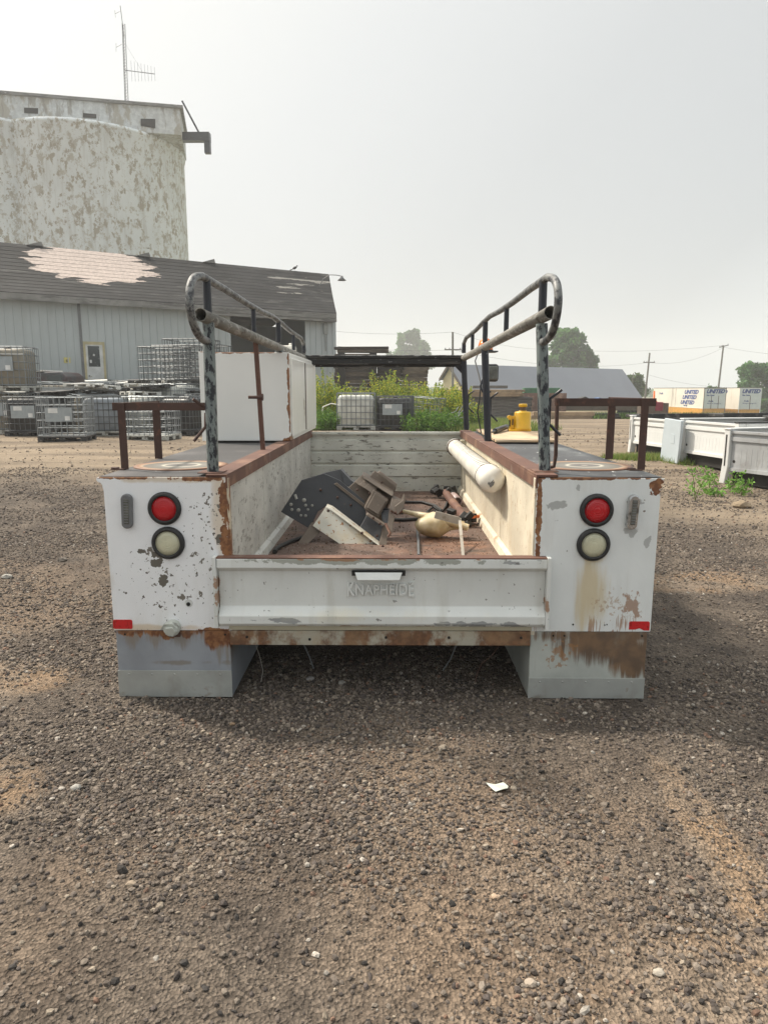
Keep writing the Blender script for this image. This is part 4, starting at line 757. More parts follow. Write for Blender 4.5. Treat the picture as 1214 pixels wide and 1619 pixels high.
m_yelframe = worn('faded_yellow_frame', (.50, .44, .26), rough=.6); m_doorw = worn('white_door', (.62, .63, .61), [dict(c=(.4, .38, .3), s=6, t=.6, w=.1)], rough=.5); m_glass = worn('dark_glass', (.035, .045, .045), [dict(c=(.16, .17, .16), s=5, t=.62, w=.05)], rough=.12)
dr = MB().box(a_.x, a_.x + .09, -.07, -.0235, dz0, dtop).box(b_.x - .09, b_.x, -.07, -.0235, dz0, dtop).box(a_.x, b_.x, -.072, -.0235, dtop - .09, dtop + .03).build('door_frame', m_yelframe, barn)
dd = MB().box(a_.x + .09, b_.x - .09, -.055, -.0235, dz0, dtop - .09).build('door', m_doorw, barn)
g0, g1 = onb(138.5, 547), onb(159, 580); MB().box(g0.x, g1.x, -.058, -.0555, g1.z, g0.z).build('window', m_glass, dd)
for (q0, q1) in (((147, 560), (150, 563)), ((142, 569), (145.5, 574))):
    c0, c1 = onb(*q0), onb(*q1); MB().box(c0.x, c1.x, -.0605, -.0585, c1.z, c0.z).build('sticker', m_doorw, dd)
MB().lathe([(.03, 0), (.03, .06), (0, .07)], (a_.x + .17, -.055, 1.95), (0, -1, 0), 12).build('door_knob', m_greyplastic, dd)
c0, c1 = onb(101, 565), onb(112, 574); sg = MB().box(c0.x, c1.x, -.035, -.0235, c1.z, c0.z).build('notice', worn('yellow_notice', (.62, .55, .18), rough=.6), barn)
MB().box(c0.x + .08, c1.x - .08, -.038, -.0355, c0.z - .13, c0.z - .09).box(c0.x + .08, c1.x - .10, -.038, -.0355, c0.z - .19, c0.z - .155).build('printed_line', m_lead, sg)
fixm = MB(); c = onb(514, 520); fixm.box(c.x - .12, c.x + .12, -.10, -.0235, c.z - .25, c.z + .25); fixm.tube([c + Vector((0, -.06, -.25)), c + Vector((0, -.06, -1.1))], .03, 6); fixm.build('meter_box', worn('meter_grey', (.35, .37, .36)), barn)
for q in ((232, 404), (335, 413), (62, 389)):
    c = onb(*q, RY); MB().prism([(c.x - .5, RY - .1, RZ - .02), (c.x + .1, RY - .1, RZ + .18), (c.x + .16, RY - .1, RZ - .02)], (0, .15, 0)).build('ridge_flap', m_fascia, barn)
c = onb(528, 445, -.3); ln_ = MB(); ln_.tube([Vector((er_ - .25, .9, c.z - .1)), Vector((er_ - .2, .5, c.z + .22)), Vector((er_ + .05, .3, c.z + .40)), Vector((er_ + .35, .2, c.z + .40)), Vector((er_ + .62, .1, c.z + .36))], .02, 6)
bl = ln_.build('lamp_arm', m_greyplastic, barn); MB().lathe([(.04, .12), (.06, .10), (.09, .02), (.22, -.10), (.21, -.10), (.08, .0)], (er_ + .62, .1, c.z + .25), n=16).build('lamp_shade', m_greyplastic, bl)
bi = at(466, 424, 36.5); b_m = MB().lathe([(.0, -.14), (.05, -.08), (.075, 0), (.06, .08), (.03, .12), (.0, .14)], bi, (1, 0, .45), 10).lathe([(.0, -.04), (.04, 0), (.03, .03), (0, .045)], bi + Vector((.13, 0, .10)), (0, 0, 1), 8).prism([bi + Vector((.165, 0, .11)), bi + Vector((.165, 0, .09)), bi + Vector((.22, 0, .095))], (0, .01, 0)).prism([bi + Vector((-.08, 0, -.03)), bi + Vector((-.09, 0, -.07)), bi + Vector((-.27, 0, -.15)), bi + Vector((-.26, 0, -.10))], (0, .04, 0)).tube([bi + Vector((0, 0, -.05)), bi + Vector((0, 0, -.13))], .008, 5)
c_ = onb(466, 427, RY); tgt = BM @ Vector((c_.x, RY, RZ + .02)); b_o = b_m.build('bird', m_black, None); off = tgt - (bi + Vector((0, 0, -.13)))
for v in b_o.data.vertices: v.co += off
tag(b_o, 'small dark bird perched on the barn roof ridge', 'bird')

# ---------------------------------------------------------------- grain elevator
D0 = 67; 
m_silo = worn('peeling_whitewash', (.80, .845, .86), [
    dict(c=(.50, .50, .47), s=.9, st=(2.5, 2.5, .25), t=.50, w=.2, a=.5, d=6, b=0), dict(c=(.48, .46, .40), a=.85, s=1.35, st=(1, 1, .75), t=.530, w=.02, d=12, r=.82, dist=.2), dict(c=(.42, .39, .33), s=1.8, st=(1, 1, .6), t=.55, w=.03, d=7, r=.7),
    dict(c=(.20, .185, .16), s=1.0, st=(.5, .5, 3.0), t=.69, w=.015, d=8, r=.7), dict(c=(.74, .76, .74), s=.5, t=.60, w=.1, a=.6)], rough=.85, varscale=.25, var=.05, bump=.5, bscale=4, bd=.05)
m_headh = worn('dirty_headhouse_wash', (.60, .62, .61), [dict(c=(.34, .31, .25), s=.5, st=(1, 1, .35), t=.50, w=.06, d=10, r=.78, a=.85), dict(c=(.25, .23, .20), s=1.2, st=(1.5, 1.5, .3), t=.58, w=.05, d=8, a=.7)], rough=.85, bump=.4, bscale=4, bd=.05)
_e = at(291, 235, D0) - CAM; _ph = math.atan2(_e.x, _e.y) - math.asin(.113); SR = 8.4
sc0 = Vector((CAM.x + 74.5 * sin(_ph), CAM.y + 74.5 * cos(_ph), 0))
_n = Vector((CAM.x + 66.1 * sin(_ph), CAM.y + 66.1 * cos(_ph), 0)); SH = at(165, 189, _n.y).z
el = thing('grain_elevator', 'tall peeling white concrete grain elevator rising behind the barn', 'grain elevator', (sc0.x, sc0.y, -1))
sdir = Vector((-.976, -.218, 0))
for i in range(3):
    c = sdir * (9.6 * i); MB().lathe([(SR, 0), (SR, SH + .7), (SR + .10, SH + .75), (SR + .10, SH + 1.0), (0, SH + 1.0)], c, n=72).build('silo', m_silo, el)
er_b = atz(287, 213, SH); er0 = at(285, 172, er_b.y); a0 = sc0 + Vector((0, 0, -1))
hx1 = er0 - a0; zt_ = hx1.z; zb_ = SH + .98
pd = Vector((-.218, .976, 0)) 
P1 = Vector((hx1.x, hx1.y, 0)); P0 = P1 + sdir * 34
hh_ = MB(); q4 = [P1, P0, P0 + pd * 7, P1 + pd * 7]; hh_.prism([p + Vector((0, 0, zb_)) for p in q4], (0, 0, zt_ - zb_)); hh_.build('headhouse', m_headh, el)
q4 = [P1 - sdir * .25 - pd * .25, P0 - pd * .25, P0 + pd * 7.2, P1 + pd * 7.2 - sdir * .25]; MB().prism([p + Vector((0, 0, zt_)) for p in q4], (0, 0, .22)).build('headhouse_roof', m_fascia, el)
def onp(px, py):
    d = _f + _r * ((px - 607) / FPX) - _u * ((py - 809.5) / FPX); o = CAM - a0; n_ = -pd; t_ = (P1 - o).dot(n_) / d.dot(n_); return o + d * t_
for (q0, q1, q2, q3) in (((223, 188), (246, 188.5), (246, 203), (223, 199)), ((132, 179), (153, 181), (153, 187.5), (132, 186)), ((39, 170.5), (61, 171.5), (61, 180), (39, 179))):
    MB().prism([onp(*p) - pd * .06 for p in (q0, q1, q2, q3)], pd * .03).build('window', m_lead, el)
sp0 = P1 + pd * 2 + Vector((0, 0, zb_ + .45)); 
MB().box(-.1, 2.45, -.35, .35, -.35, .35, Matrix.Translation(sp0)).box(1.95, 2.45, -.25, .25, -1.35, -.35, Matrix.Translation(sp0)).tube([sp0 + Vector((.1, 0, 3.0)), sp0 + Vector((1.5, 0, .35))], .08, 6).build('conveyor_spout', m_postk, el)
at_ = thing('antenna_mast', 'thin lattice antenna mast on the grain elevator roof', 'antenna', (0, 0, 0))
bs = at(200.5, 164.5, 64.5); tp = at(195.5, 38, 64.5); tp2 = at(190.5, 9, 64.5); at_.location = bs
mm_ = MB(); L = tp - bs
for i in range(3):
    o_ = Vector((.17 * cos(2.1 * i), .17 * sin(2.1 * i), 0)); mm_.tube([o_, L + o_ * .8], .028, 5)
for i in range(26):
    p0, p1 = L * (i / 26), L * ((i + 1) / 26); k_ = i % 3
    for j in range(3):
        o0 = Vector((.17 * cos(2.1 * j), .17 * sin(2.1 * j), 0)); o1 = Vector((.17 * cos(2.1 * (j + 1)), .17 * sin(2.1 * (j + 1)), 0)); mm_.tube([p0 + o0, p1 + o1], .012, 4)
mm_.build('lattice', m_greyplastic, at_)
MB().tube([L - Vector((.0, 0, 1)), tp2 - bs], .03, 6).tube([at(190, 18, 64.5) - bs, at(182, 22, 64.5) - bs], .02, 5).tube([at(182, 16, 64.5) - bs, at(183, 28, 64.5) - bs], .015, 5).tube([at(193, 70, 64.5) - bs, at(184, 75, 64.5) - bs], .02, 5).tube([at(184, 68, 64.5) - bs, at(184, 82, 64.5) - bs], .015, 5).build('whip_antenna', m_greyplastic, at_)
yg_ = MB(); p0, p1 = at(198, 111, 64.5) - bs, at(245, 117, 64.5) - bs; yg_.tube([p0, p1], .035, 6)
for i in range(8):
    q = p0 + (p1 - p0) * (.22 + .78 * i / 7); h_ = .85 - .04 * i; yg_.tube([q - Vector((0, 0, h_)), q + Vector((0, 0, h_))], .013, 4)
yg_.tube([at(199, 70, 64.5) - bs, p1 * .6 + p0 * .4], .008, 4)
yg_.build('yagi_antenna', m_greyplastic, at_)

# ---------------------------------------------------------------- caged totes
m_wire = worn('galvanised_wire', (.24, .26, .27), rough=.45, metal=.5, var=.1); m_wired = worn('dull_wire', (.11, .12, .125), rough=.5, metal=.4, var=.1)
m_palw = worn('pale_plastic_pallet', (.44, .44, .40), [dict(c=(.15, .14, .12), s=6, t=.55, w=.1)], rough=.6); m_palk = worn('black_plastic_pallet', (.03, .03, .03), [dict(c=(.14, .13, .12), s=5, t=.55, w=.15)], rough=.6)
m_bw = worn('white_bottle', (.66, .67, .62), [dict(c=(.42, .40, .33), s=2, t=.5, w=.2, a=.6)], rough=.45); m_bg = worn('grey_bottle', (.28, .31, .34), [dict(c=(.18, .2, .22), s=2, t=.5, w=.2)], rough=.45); m_bk = worn('black_bottle', (.025, .027, .03), rough=.4); m_bo = worn('tan_bottle', (.27, .25, .20), [dict(c=(.22, .18, .13), s=3, t=.5, w=.2)], rough=.5)
m_lab = worn('tin_label_plate', (.36, .40, .42), [dict(c=(.25, .28, .30), s=3, t=.5, w=.2)], rough=.4, metal=.3); m_paper = worn('paper_label', (.75, .76, .75), rough=.7)
W2, D2 = .58, .48
def cage_mb(h=1.0, z0=.14, nx_=9, nz=6, base=True):
    c = MB(); r_ = .0105
    for i in range(nz):
        z_ = z0 + .03 + (h - .04) * i / (nz - 1); rr = r_ * (1.35 if i in (0, nz - 1) else 1)
        pts = [(-W2, -D2, z_), (W2, -D2, z_), (W2, D2, z_), (-W2, D2, z_)]
        for a in range(4): c.tube([pts[a], pts[(a + 1) % 4]], rr, 4, smooth=False)
    for i in range(nx_):
        x_ = -W2 + 2 * W2 * i / (nx_ - 1)
        for y_ in (-D2 - .012, D2 + .012): c.tube([(x_, y_, z0), (x_, y_, z0 + h)], r_, 4, smooth=False)
    for i in range(1, nx_ - 2):
        y_ = -D2 + 2 * D2 * i / (nx_ - 2)
        for x_ in (-W2 - .012, W2 + .012): c.tube([(x_, y_, z0), (x_, y_, z0 + h)], r_, 4, smooth=False)
    return c
def pallet_mb():
    p = MB(); p.box(-.60, .60, -.50, .50, .095, .14)
    for x_ in (-.52, 0, .52):
        for y_ in (-.42, 0, .42): p.box(x_ - .08, x_ + .08, y_ - .08, y_ + .08, .02, .095)
    for y_ in (-.42, 0, .42): p.box(-.60, .60, y_ - .06, y_ + .06, .0, .02)
    return p
def bottle_mb(lo=.15, hi=1.08):
    b = MB(); n = 28; rings = []
    for z_, s_ in ((lo, .93), (lo + .04, 1), (hi - .10, 1), (hi - .02, .93), (hi, .80)):
        ring = []
        for i in range(n):
            g = 2 * pi * i / n; ca, sa = cos(g), sin(g); e_ = .28
            ring.append((.555 * s_ * math.copysign(abs(ca) ** e_, ca), .455 * s_ * math.copysign(abs(sa) ** e_, sa), z_))
        rings.append(ring)
    vs = [p for r__ in rings for p in r__]; m = len(rings)
    b.add(vs, [(j * n + i, j * n + (i + 1) % n, (j + 1) * n + (i + 1) % n, (j + 1) * n + i) for j in range(m - 1) for i in range(n)] + [tuple(range(n))[::-1], tuple(range((m - 1) * n, m * n))], True)
    return b
PROTO = {}
def make_tote(kind, bottle, pal, wire, lab=True, top=True):
    t_ = thing('caged_tote', 'x', 'tote', (0, 0, -50))
    pallet_mb().build('pallet', pal, t_, bevel=.01); cage_mb().build('cage', wire, t_)
    if bottle:
        bo = bottle_mb().build('bottle', bottle, t_, recalc=True)
        MB().lathe([(.09, 1.08), (.09, 1.13), (.07, 1.14), (0, 1.14)], (0, 0, 0), n=16).build('cap', m_bk, bo)
    if top:
        tm = MB()
        for y_ in (-.25, .25): tm.box(-.58, .58, y_ - .03, y_ + .03, 1.135, 1.155)
        tm.build('top_bars', wire, t_)
    if lab:
        MB().box(-.36, .30, -.515, -.505, .52, .88).build('label_plate', m_lab, t_)
        MB().box(-.28, -.05, -.519, -.5155, .74, .86).build('paper_label', m_paper, t_); MB().box(.12, .24, -.519, -.5155, .55, .66).build('paper_label', m_paper, t_)
    PROTO[kind] = t_; return t_
used = {}
def tote(kind, x, y, rz, label, group, z=None, s=1.0, rot=None, drop=()):
    p = PROTO[kind]; z = G(x, y) if z is None else z; s = s * .93
    if not used.get(kind) and not drop:
        used[kind] = 1; p.location = (x, y, z); p.rotation_euler = rot or (0, 0, rz); p.scale = (s, s, s); p['label'] = label; p['group'] = group; return p
    return dup(p, (x, y, z), rz, label, group, (s, s, s), rot, drop)
make_tote('white', m_bw, m_palw, m_wire, False); make_tote('grey', m_bg, m_palw, m_wired, False); make_tote('black', m_bk, m_palk, m_wired, True); make_tote('tan', m_bo, m_palw, m_wire, True)
make_tote('empty', None, m_palk, m_wire, True, False); make_tote('bare', None, m_palw, m_wire, False, False)
GH = 'caged totes heaped in front of the barn'
def gpt(px, py): c = atz(px, py, .12); return c.x, c.y + .45
x, y = gpt(95, 700); tote('empty', x, y, R(8), 'empty wire cage with grey label plate on a black pallet, front of the heap', GH)
x, y = gpt(160, 692); tote('grey', x, y, R(14), 'grey bottle tote in a cage, right of the empty front cage with the label plate', GH)
x, y = gpt(40, 691); tote('black', x, y, R(5), 'dark caged tote with a label plate, just left of and behind the empty front cage', GH)
x, y = gpt(8, 688); tote('tan', x, y, R(-4), 'tan bottle tote at the left edge, bottom of the stack of two', GH, s=1.10); bx, by = x, y
tote('tan', bx + .05, by + .02, R(6), 'tan bottle tote with white labels, stacked on top of another at the left edge', GH, z=G(bx, by) + 1.20, s=1.16)
x, y = gpt(233, 696); tote('bare', x, y, R(-6), 'empty bare wire cage on a pale pallet, seen behind the left rusty guard', GH, s=1.04)
x, y = gpt(272, 688); tote('black', x + .25, y, R(-22), 'dark caged tote just right of the bare wire cage on the pale pallet', GH, drop=('label_plate', 'paper_label'))
x, y = gpt(300, 680); tote('grey', x + .2, y + .2, R(-25), 'grey caged tote at the right end of the front row by the white cabinet', GH)
x, y = gpt(203, 688); tote('white', x, y + .2, R(-18), 'white bottle tote in a cage, between the grey bottle tote and the bare wire cage', GH, s=1.0)
x, y = gpt(126, 686); tote('bare', x, y + .5, R(10), 'empty bare cage squeezed in behind the empty front cage', GH, s=1.02)
rr = random.Random(5); kinds = ['white', 'grey', 'black', 'tan', 'bare', 'white', 'grey', 'empty']
top_pts = []
for row in range(1, 8):
    for i in range(10):
        x = -11.8 - row * .55 + i * 1.32 + rr.uniform(-.15, .15); y = 15.0 + row * 1.22 + i * .42 + (rr.uniform(-.15, .15)); 
        pxl = 607 + (x / (y + 3)) * 1100
        if pxl > 335 or pxl < -40 or y < 15.6 or (row == 1 and i < 5 and pxl < 120): continue
        up = 0
        if row > 2:
            lo = tote('bare', x, y, R(rr.uniform(-10, 30)), 'crushed empty cage at the bottom of the jumble before the barn', GH + ', crushed ones', drop=('paper_label',)); lo.scale.z *= .30 + .05 * (row % 3); up = 1.16 * lo.scale.z
        tote(rr.choice(kinds), x, y, R(rr.uniform(-10, 30)), 'caged tote packed in the jumble behind the front row, before the barn', GH + ', back rows', z=G(x, y) + up, s=rr.uniform(.98, 1.06), drop=('paper_label',))
        top_pts.append((x, y, row))
# loose panels, pallets and lids lying on the heap
m_scrapw = worn('grubby_white_plastic', (.76, .75, .70), [dict(c=(.25, .22, .17), s=4, t=.58, w=.1)], rough=.6)
def pal_proto(mat, nm):
    p = pallet_mb(); o = p.build(nm, mat, None, bevel=.01); return o
pp = [tag(pal_proto(m_scrapw, 'plastic_pallet'), 'grubby plastic pallet lying on the jumbled totes before the barn', 'pallet', 'pallets lying on the totes'), tag(pal_proto(m_palk, 'plastic_pallet'), 'black plastic pallet lying tilted on the jumbled totes before the barn', 'pallet', 'black pallets lying on the totes')]
fr = MB(); 
for i in range(2): fr.tube([(-.58, -.48 + .96 * i, 0), (.58, -.48 + .96 * i, 0)], .018, 5).tube([(-.58 + 1.16 * i, -.48, 0), (-.58 + 1.16 * i, .48, 0)], .018, 5)
fr.tube([(-.2, -.48, 0), (-.2, .48, 0)], .014, 4).tube([(.2, -.48, 0), (.2, .48, 0)], .014, 4)
fro = tag(fr.build('frame_panel', m_wire, None), 'bent wire frame lying loose on top of the jumbled totes', 'wire frame', 'wire frames lying on the totes')
first = set()
for (x, y, row) in top_pts:
    for j in range(1 if row > 2 else 2):
        src = rr.choice([pp[0], pp[0], pp[1], fro, fro]); o = src if src.name not in first else src.copy()
        if src.name not in first: first.add(src.name)
        else: COL.objects.link(o)
        z_ = 1.32 + j * .17 + (.36 if row > 2 else 0) - .12 + rr.uniform(0, .05)
        o.location = (x + rr.uniform(-.2, .2), y + rr.uniform(-.2, .2), z_); o.rotation_euler = (rr.uniform(-.08, .08), rr.uniform(-.10, .10), rr.uniform(0, 3)); k_ = rr.uniform(.9, 1.05); o.scale = (k_, k_, .8)
# tall wire panels / empty cages on top, right part
cgp = cage_mb(1.0, 0.0, 9, 6).build('wire_cage', m_wired, None); tag(cgp, 'x', 'wire cage', 'empty wire cages standing on the heap')
for i, (px_, pyb, Y_, rz, lb, s_) in enumerate(((262, 602, 18.6, -12, 'empty wire cage standing on the heap, the leftmost of the tall ones', 1.0), (284, 601, 20.3, -15, 'empty wire cage standing on the heap, second of the tall ones from the left', 1.1), (306, 598, 21.5, -10, 'empty wire cage on the heap just left of the white cabinet, the tallest standing', 1.3), (330, 600, 22.5, -14, 'empty wire cage on the heap behind the rear left rack post', 1.2))):
    o = cgp if i == 0 else cgp.copy()
    if i: COL.objects.link(o)
    c = at(px_, pyb, Y_); o.location = c; o.rotation_euler = (0, 0, R(rz)); o.scale = (s_, s_, s_); o['label'] = lb; o['group'] = 'empty wire cages standing on the heap'
    tote('white', c.x, c.y, R(rz), 'caged tote in the heap under the tall empty wire cages', 'totes under the tall cages', z=c.z - 1.17, drop=('paper_label',))
for i in range(6):      # upper layer along the barn side
    c = at(120 + i * 32, 603, 24.0 + i * .6); tote(rr.choice(['white', 'bare', 'white', 'grey']), c.x, c.y, R(rr.uniform(-5, 35)), 'caged tote in the farthest row of the heap, against the barn', 'totes against the barn', z=c.z - 1.0, drop=('paper_label',))
# truck cap by the barn
tcap = thing('truck_cap', 'dark truck cap with a white top among the totes, left of the barn door', 'truck cap', at(78, 603, 22)); m_dkred = worn('dark_red_paint', (.035, .012, .014), [dict(c=(.03, .03, .035), s=2, t=.5, w=.1)], rough=.3)
MB().prism([(-.85, -.6, -.45), (.95, -.6, -.45), (.9, -.6, .15), (.7, -.6, .32), (-.6, -.6, .30), (-.85, -.6, 0)], (0, 1.5, 0)).build('shell', m_dkred, tcap, bevel=.06)
MB().prism([(-.6, -.62, .31), (.1, -.62, .33), (.1, .9, .34), (-.6, .9, .32)], (0, 0, .05)).build('white_top', m_scrapw, tcap, bevel=.01); MB().box(.25, .75, -.615, -.603, -.05, .2).build('window', m_glass, tcap, bevel=.01)

# ---------------------------------------------------------------- middle distance: two totes and weeds
c = atz(562, 683, .12); tote('white', c.x - .02, 18.9, R(3), 'white bottle tote in a cage standing before the weeds, left of the black one', 'totes before the weeds', s=1.07)
c = atz(626, 683, .12); tote('black', c.x - .02, 18.8, R(-8), 'black bottle tote with a grey label plate, right of the white one before the weeds', 'totes before the weeds', s=.98)
c = atz(672, 681, .12); tote('bare', c.x, 19.6, R(-25), 'empty battered wire cage leaning beside the black tote before the weeds', 'totes before the weeds', s=.95, rot=(0, R(4), R(-30)))
bt = MB(); rq = random.Random(9)
for i in range(9):
    x0 = 1.3 + rq.uniform(0, .5); x1 = 2.0 + rq.uniform(0, .5); y_ = 18.9 + rq.uniform(-.3, .3); z0 = .2 + rq.uniform(0, .3); z1 = .35 + rq.uniform(0, .6)
    bt.tube([(x0, y_, z0), ((x0 + x1) / 2, y_, z0 + rq.uniform(-.05, .15)), (x1, y_ + rq.uniform(-.2, .2), z1), (x1 + .1, y_, z1 + rq.uniform(0, .2))], .012, 5)
tag(bt.build('bent_wires', m_wire, None), 'tangle of bent wire bars in the weeds right of the empty cage', 'scrap wire')
tag(MB().tube([(-1.95, 18.9, .15), (-2.1, 18.9, .5), (-2.05, 18.9, .85), (-1.8, 18.9, .95), (-1.5, 18.9, .9)], .022, 6).build('bent_bar', m_scrapw, None), 'bent white tube arching out of the weeds left of the white tote', 'tube')

def leafcloud(P, s, col, mb=None, flat=.0, asp=.5):
    """many small leaves: P (n,3) centres, s (n,) sizes, col (n,3)"""
    n = len(P); d = RNG.normal(0, 1, (n, 3)); d[:, 2] *= (1 - flat); d /= np.linalg.norm(d, axis=1)[:, None]
    e_ = RNG.normal(0, 1, (n, 3)); e_ -= (e_ * d).sum(1)[:, None] * d; e_ /= np.linalg.norm(e_, axis=1)[:, None]; nn = np.cross(d, e_)
    s = s[:, None]; V = np.stack([P - d * s, P + e_ * s * asp + nn * s * .15, P + d * s, P - e_ * s * asp + nn * s * .15], 1).reshape(-1, 3)
    return V, np.arange(n * 4).reshape(n, 4), np.repeat(col, 4, 0)
def weeds(label, x, y, w, d, h, n, cols, flower=.35, seed=0, group='tall weeds', zoff=0, thick=1.0, ls=1.0):
    rs = np.random.default_rng(seed); root = thing('weed_clump', label, 'weeds', (x, y, G(x, y) + zoff), group=group)
    st = MB(); Ps, Ss, Cs = [], [], []
    for i in range(n):
        a = rs.uniform(0, 6.28); q = rs.uniform(0, 1) ** .6; bx, by = cos(a) * w * q, sin(a) * d * q; hh = h * rs.uniform(.55, 1.0) * (1 - .35 * q * q); lx, ly = rs.normal(0, .10, 2) * h
        if i % 3 == 0: st.tube([(bx, by, 0), (bx + lx * .4, by + ly * .4, hh * .6), (bx + lx, by + ly, hh)], .006 * thick, 4)
        m = int(60 * hh / 1.2); t_ = rs.uniform(.08, 1, m) ** .8
        px = bx + lx * t_ + rs.normal(0, .045, m) * (1.25 - t_ * .6); py = by + ly * t_ + rs.normal(0, .045, m); pz = hh * t_ + rs.normal(0, .02, m)
        fl = (t_ > .55) & (rs.uniform(0, 1, m) < flower); c_ = np.array(cols)[rs.integers(0, len(cols) - 1, m)] * rs.uniform(.7, 1.3, (m, 1)); c_[fl] = np.array(cols[-1]) * rs.uniform(.8, 1.15)
        Ps.append(np.stack([px, py, pz], 1)); Ss.append(np.where(fl, .032, .045) * rs.uniform(.7, 1.4, m) * ls); Cs.append(c_)
    V, F_, C_ = leafcloud(np.concatenate(Ps), np.concatenate(Ss), np.concatenate(Cs), asp=.35)
    npmesh('foliage', V, F_, m_leaf, root, C_)
    st.build('stems', m_stemg, root); return root
m_stemg = worn('green_stem', (.14, .17, .05), rough=.8)
WC = [(.17, .26, .04), (.23, .32, .045), (.30, .37, .05), (.12, .19, .03), (.62, .56, .05)]; WG = [(.08, .18, .03), (.11, .22, .035), (.15, .27, .045), (.25, .32, .06)]
ly = 'bushy yellow-green weed clump '
for i, (px_, Y_, w_, h_, n_, lb) in enumerate(((512, 20.4, .8, 1.9, 130, 'beside the white cabinet, the tallest there'), (545, 21.2, .8, 1.5, 110, 'behind the left side of the white tote'), (578, 22.5, .8, 1.1, 90, 'behind and above the white tote'), (612, 23.5, .9, 1.95, 120, 'behind the black tote, rising before the tie stacks'), (648, 23.2, .9, 1.65, 120, 'right of the middle behind the wire cage'), (676, 21.5, .7, 1.55, 100, 'over the wire cage beside the tie stacks'), (698, 20.0, .8, 1.45, 110, 'right of the tangle of bent wires'), (724, 20.8, .8, 1.5, 100, 'behind the front right rack post'))):
    c = at(px_, 640, Y_); weeds(ly + lb, c.x, Y_, w_, w_, h_ * 1.05, n_, WC, .38, 40 + i, 'tall yellow-flowering weeds')
for i, (px_, Y_, lb) in enumerate(((508, 18.6, 'at the foot of the yellow weeds left of the white tote'), (525, 18.9, 'between the cabinet and the white tote'), (700, 18.6, 'beside the tangle of wires'), (675, 18.0, 'in front of the wire cage'), (738, 21.5, 'behind the front right post'))):
    c = at(px_, 660, Y_); weeds('low dark green weeds ' + lb, c.x, Y_, .7, .5, .75, 70, WG, .05, 70 + i, 'low green weeds')
# grass
def grass(name_n, spots, hgt, n, cols, label=None, sz=.008):
    P0_, W_, H_, C_ = [], [], [], []
    Vs = []; 
    for (x, y, rx, ry, k_) in spots:
        m = int(n * k_); a = RNG.uniform(0, 6.28, m); q = np.sqrt(RNG.uniform(0, 1, m)) * (1 + RNG.normal(0, .15, m)); gx_ = x + np.cos(a) * q * rx; gy_ = y + np.sin(a) * q * ry
        hz = hgt * RNG.uniform(.4, 1.1, m); lx = RNG.normal(0, .4, (m, 2)) * hz[:, None]; an = RNG.uniform(0, 3.14, m); zb = gz(gx_, gy_) - .01; w_ = sz
        b0 = np.stack([gx_ - np.cos(an) * w_, gy_ - np.sin(an) * w_, zb], 1); b1 = np.stack([gx_ + np.cos(an) * w_, gy_ + np.sin(an) * w_, zb], 1); tp_ = np.stack([gx_ + lx[:, 0], gy_ + lx[:, 1], zb + hz], 1)
        Vs.append(np.stack([b0, b1, tp_], 1).reshape(-1, 3)); C_.append(np.repeat(np.array(cols)[RNG.integers(0, len(cols), m)] * RNG.uniform(.7, 1.3, (m, 1)), 3, 0))
    V = np.concatenate(Vs); return struct(npmesh(name_n, V, np.arange(len(V)).reshape(-1, 3), m_leaf, None, np.concatenate(C_)), 'stuff')
GC = [(.16, .24, .05), (.22, .28, .07), (.30, .30, .10), (.11, .18, .04)]
grass('grass', [(2.3, 19.4, 1.6, 1.4, 1.0), (3.6, 23.0, 1.6, 1.8, .6), (1.2, 21, 2.0, 2.0, 1.0), (-1.8, 19.6, 1.2, 1.0, .6), (4.4, 19.5, .9, .8, .25)], .24, 9000, GC, sz=.012)
grass('grass', [(5.0, 9.85, .75, .35, 1.0), (4.4, 10.0, .4, .25, .3), (5.2, 9.2, .3, .3, .2)], .13, 3500, GC, sz=.006)
grass('grass', [(9.5, 35.5, 2.5, 1.0, 1.0), (14.2, 36.0, 2.6, .9, .8), (17.0, 37, 3, 1, .5)], .40, 2600, [(.07, .13, .03), (.10, .18, .04)], sz=.04)
def sprig(px_, py_, hpx, label, seed, z0=.1, lean=0.0):
    c = atz(px_, py_, z0); dd = (c.y + 2.97); h = hpx * dd / 1100; rs = random.Random(seed); root = thing('weed_sprig', label, 'weed', (c.x, c.y, G(c.x, c.y)), group='green weed sprigs by the pickup beds')
    st = MB(); Pc, Sc, Cc = [], [], []
    for s_ in range(2):
        hh = h * (1.0 if s_ == 0 else rs.uniform(.45, .75)); dx = (lean if s_ == 0 else rs.uniform(-.5, .5)) * hh; dy = rs.uniform(-.2, .2) * hh
        pts = [Vector((0, 0, 0)), Vector((dx * .3, dy * .3, hh * .5)), Vector((dx, dy, hh))]; st.tube(pts, .006, 5, r1=.003)
        for i in range(8):
            t_ = .2 + .8 * i / 7; p = pts[0].lerp(pts[1], t_ * 2) if t_ < .5 else pts[1].lerp(pts[2], t_ * 2 - 1); L_ = .12 * (1.15 - .5 * t_)
            for sd_ in (-1, 1):
                a = rs.uniform(-.7, .7); dv = Vector((sd_ * cos(a), sin(a), rs.uniform(-.1, .5))).normalized()
                for j in range(3):
                    Pc.append(p + dv * L_ * (.3 + .35 * j) + Vector([rs.uniform(-.012, .012) for _ in range(3)])); Sc.append(rs.uniform(.022, .036)); k_ = rs.uniform(.7, 1.3); Cc.append((.17 * k_, .33 * k_, .06 * k_))
    V, F_, C_ = leafcloud(np.array([tuple(p) for p in Pc]), np.array(Sc), np.array(Cc), asp=.45); npmesh('leaves', V, F_, m_leaf, root, C_); st.build('stems', m_stemg, root)
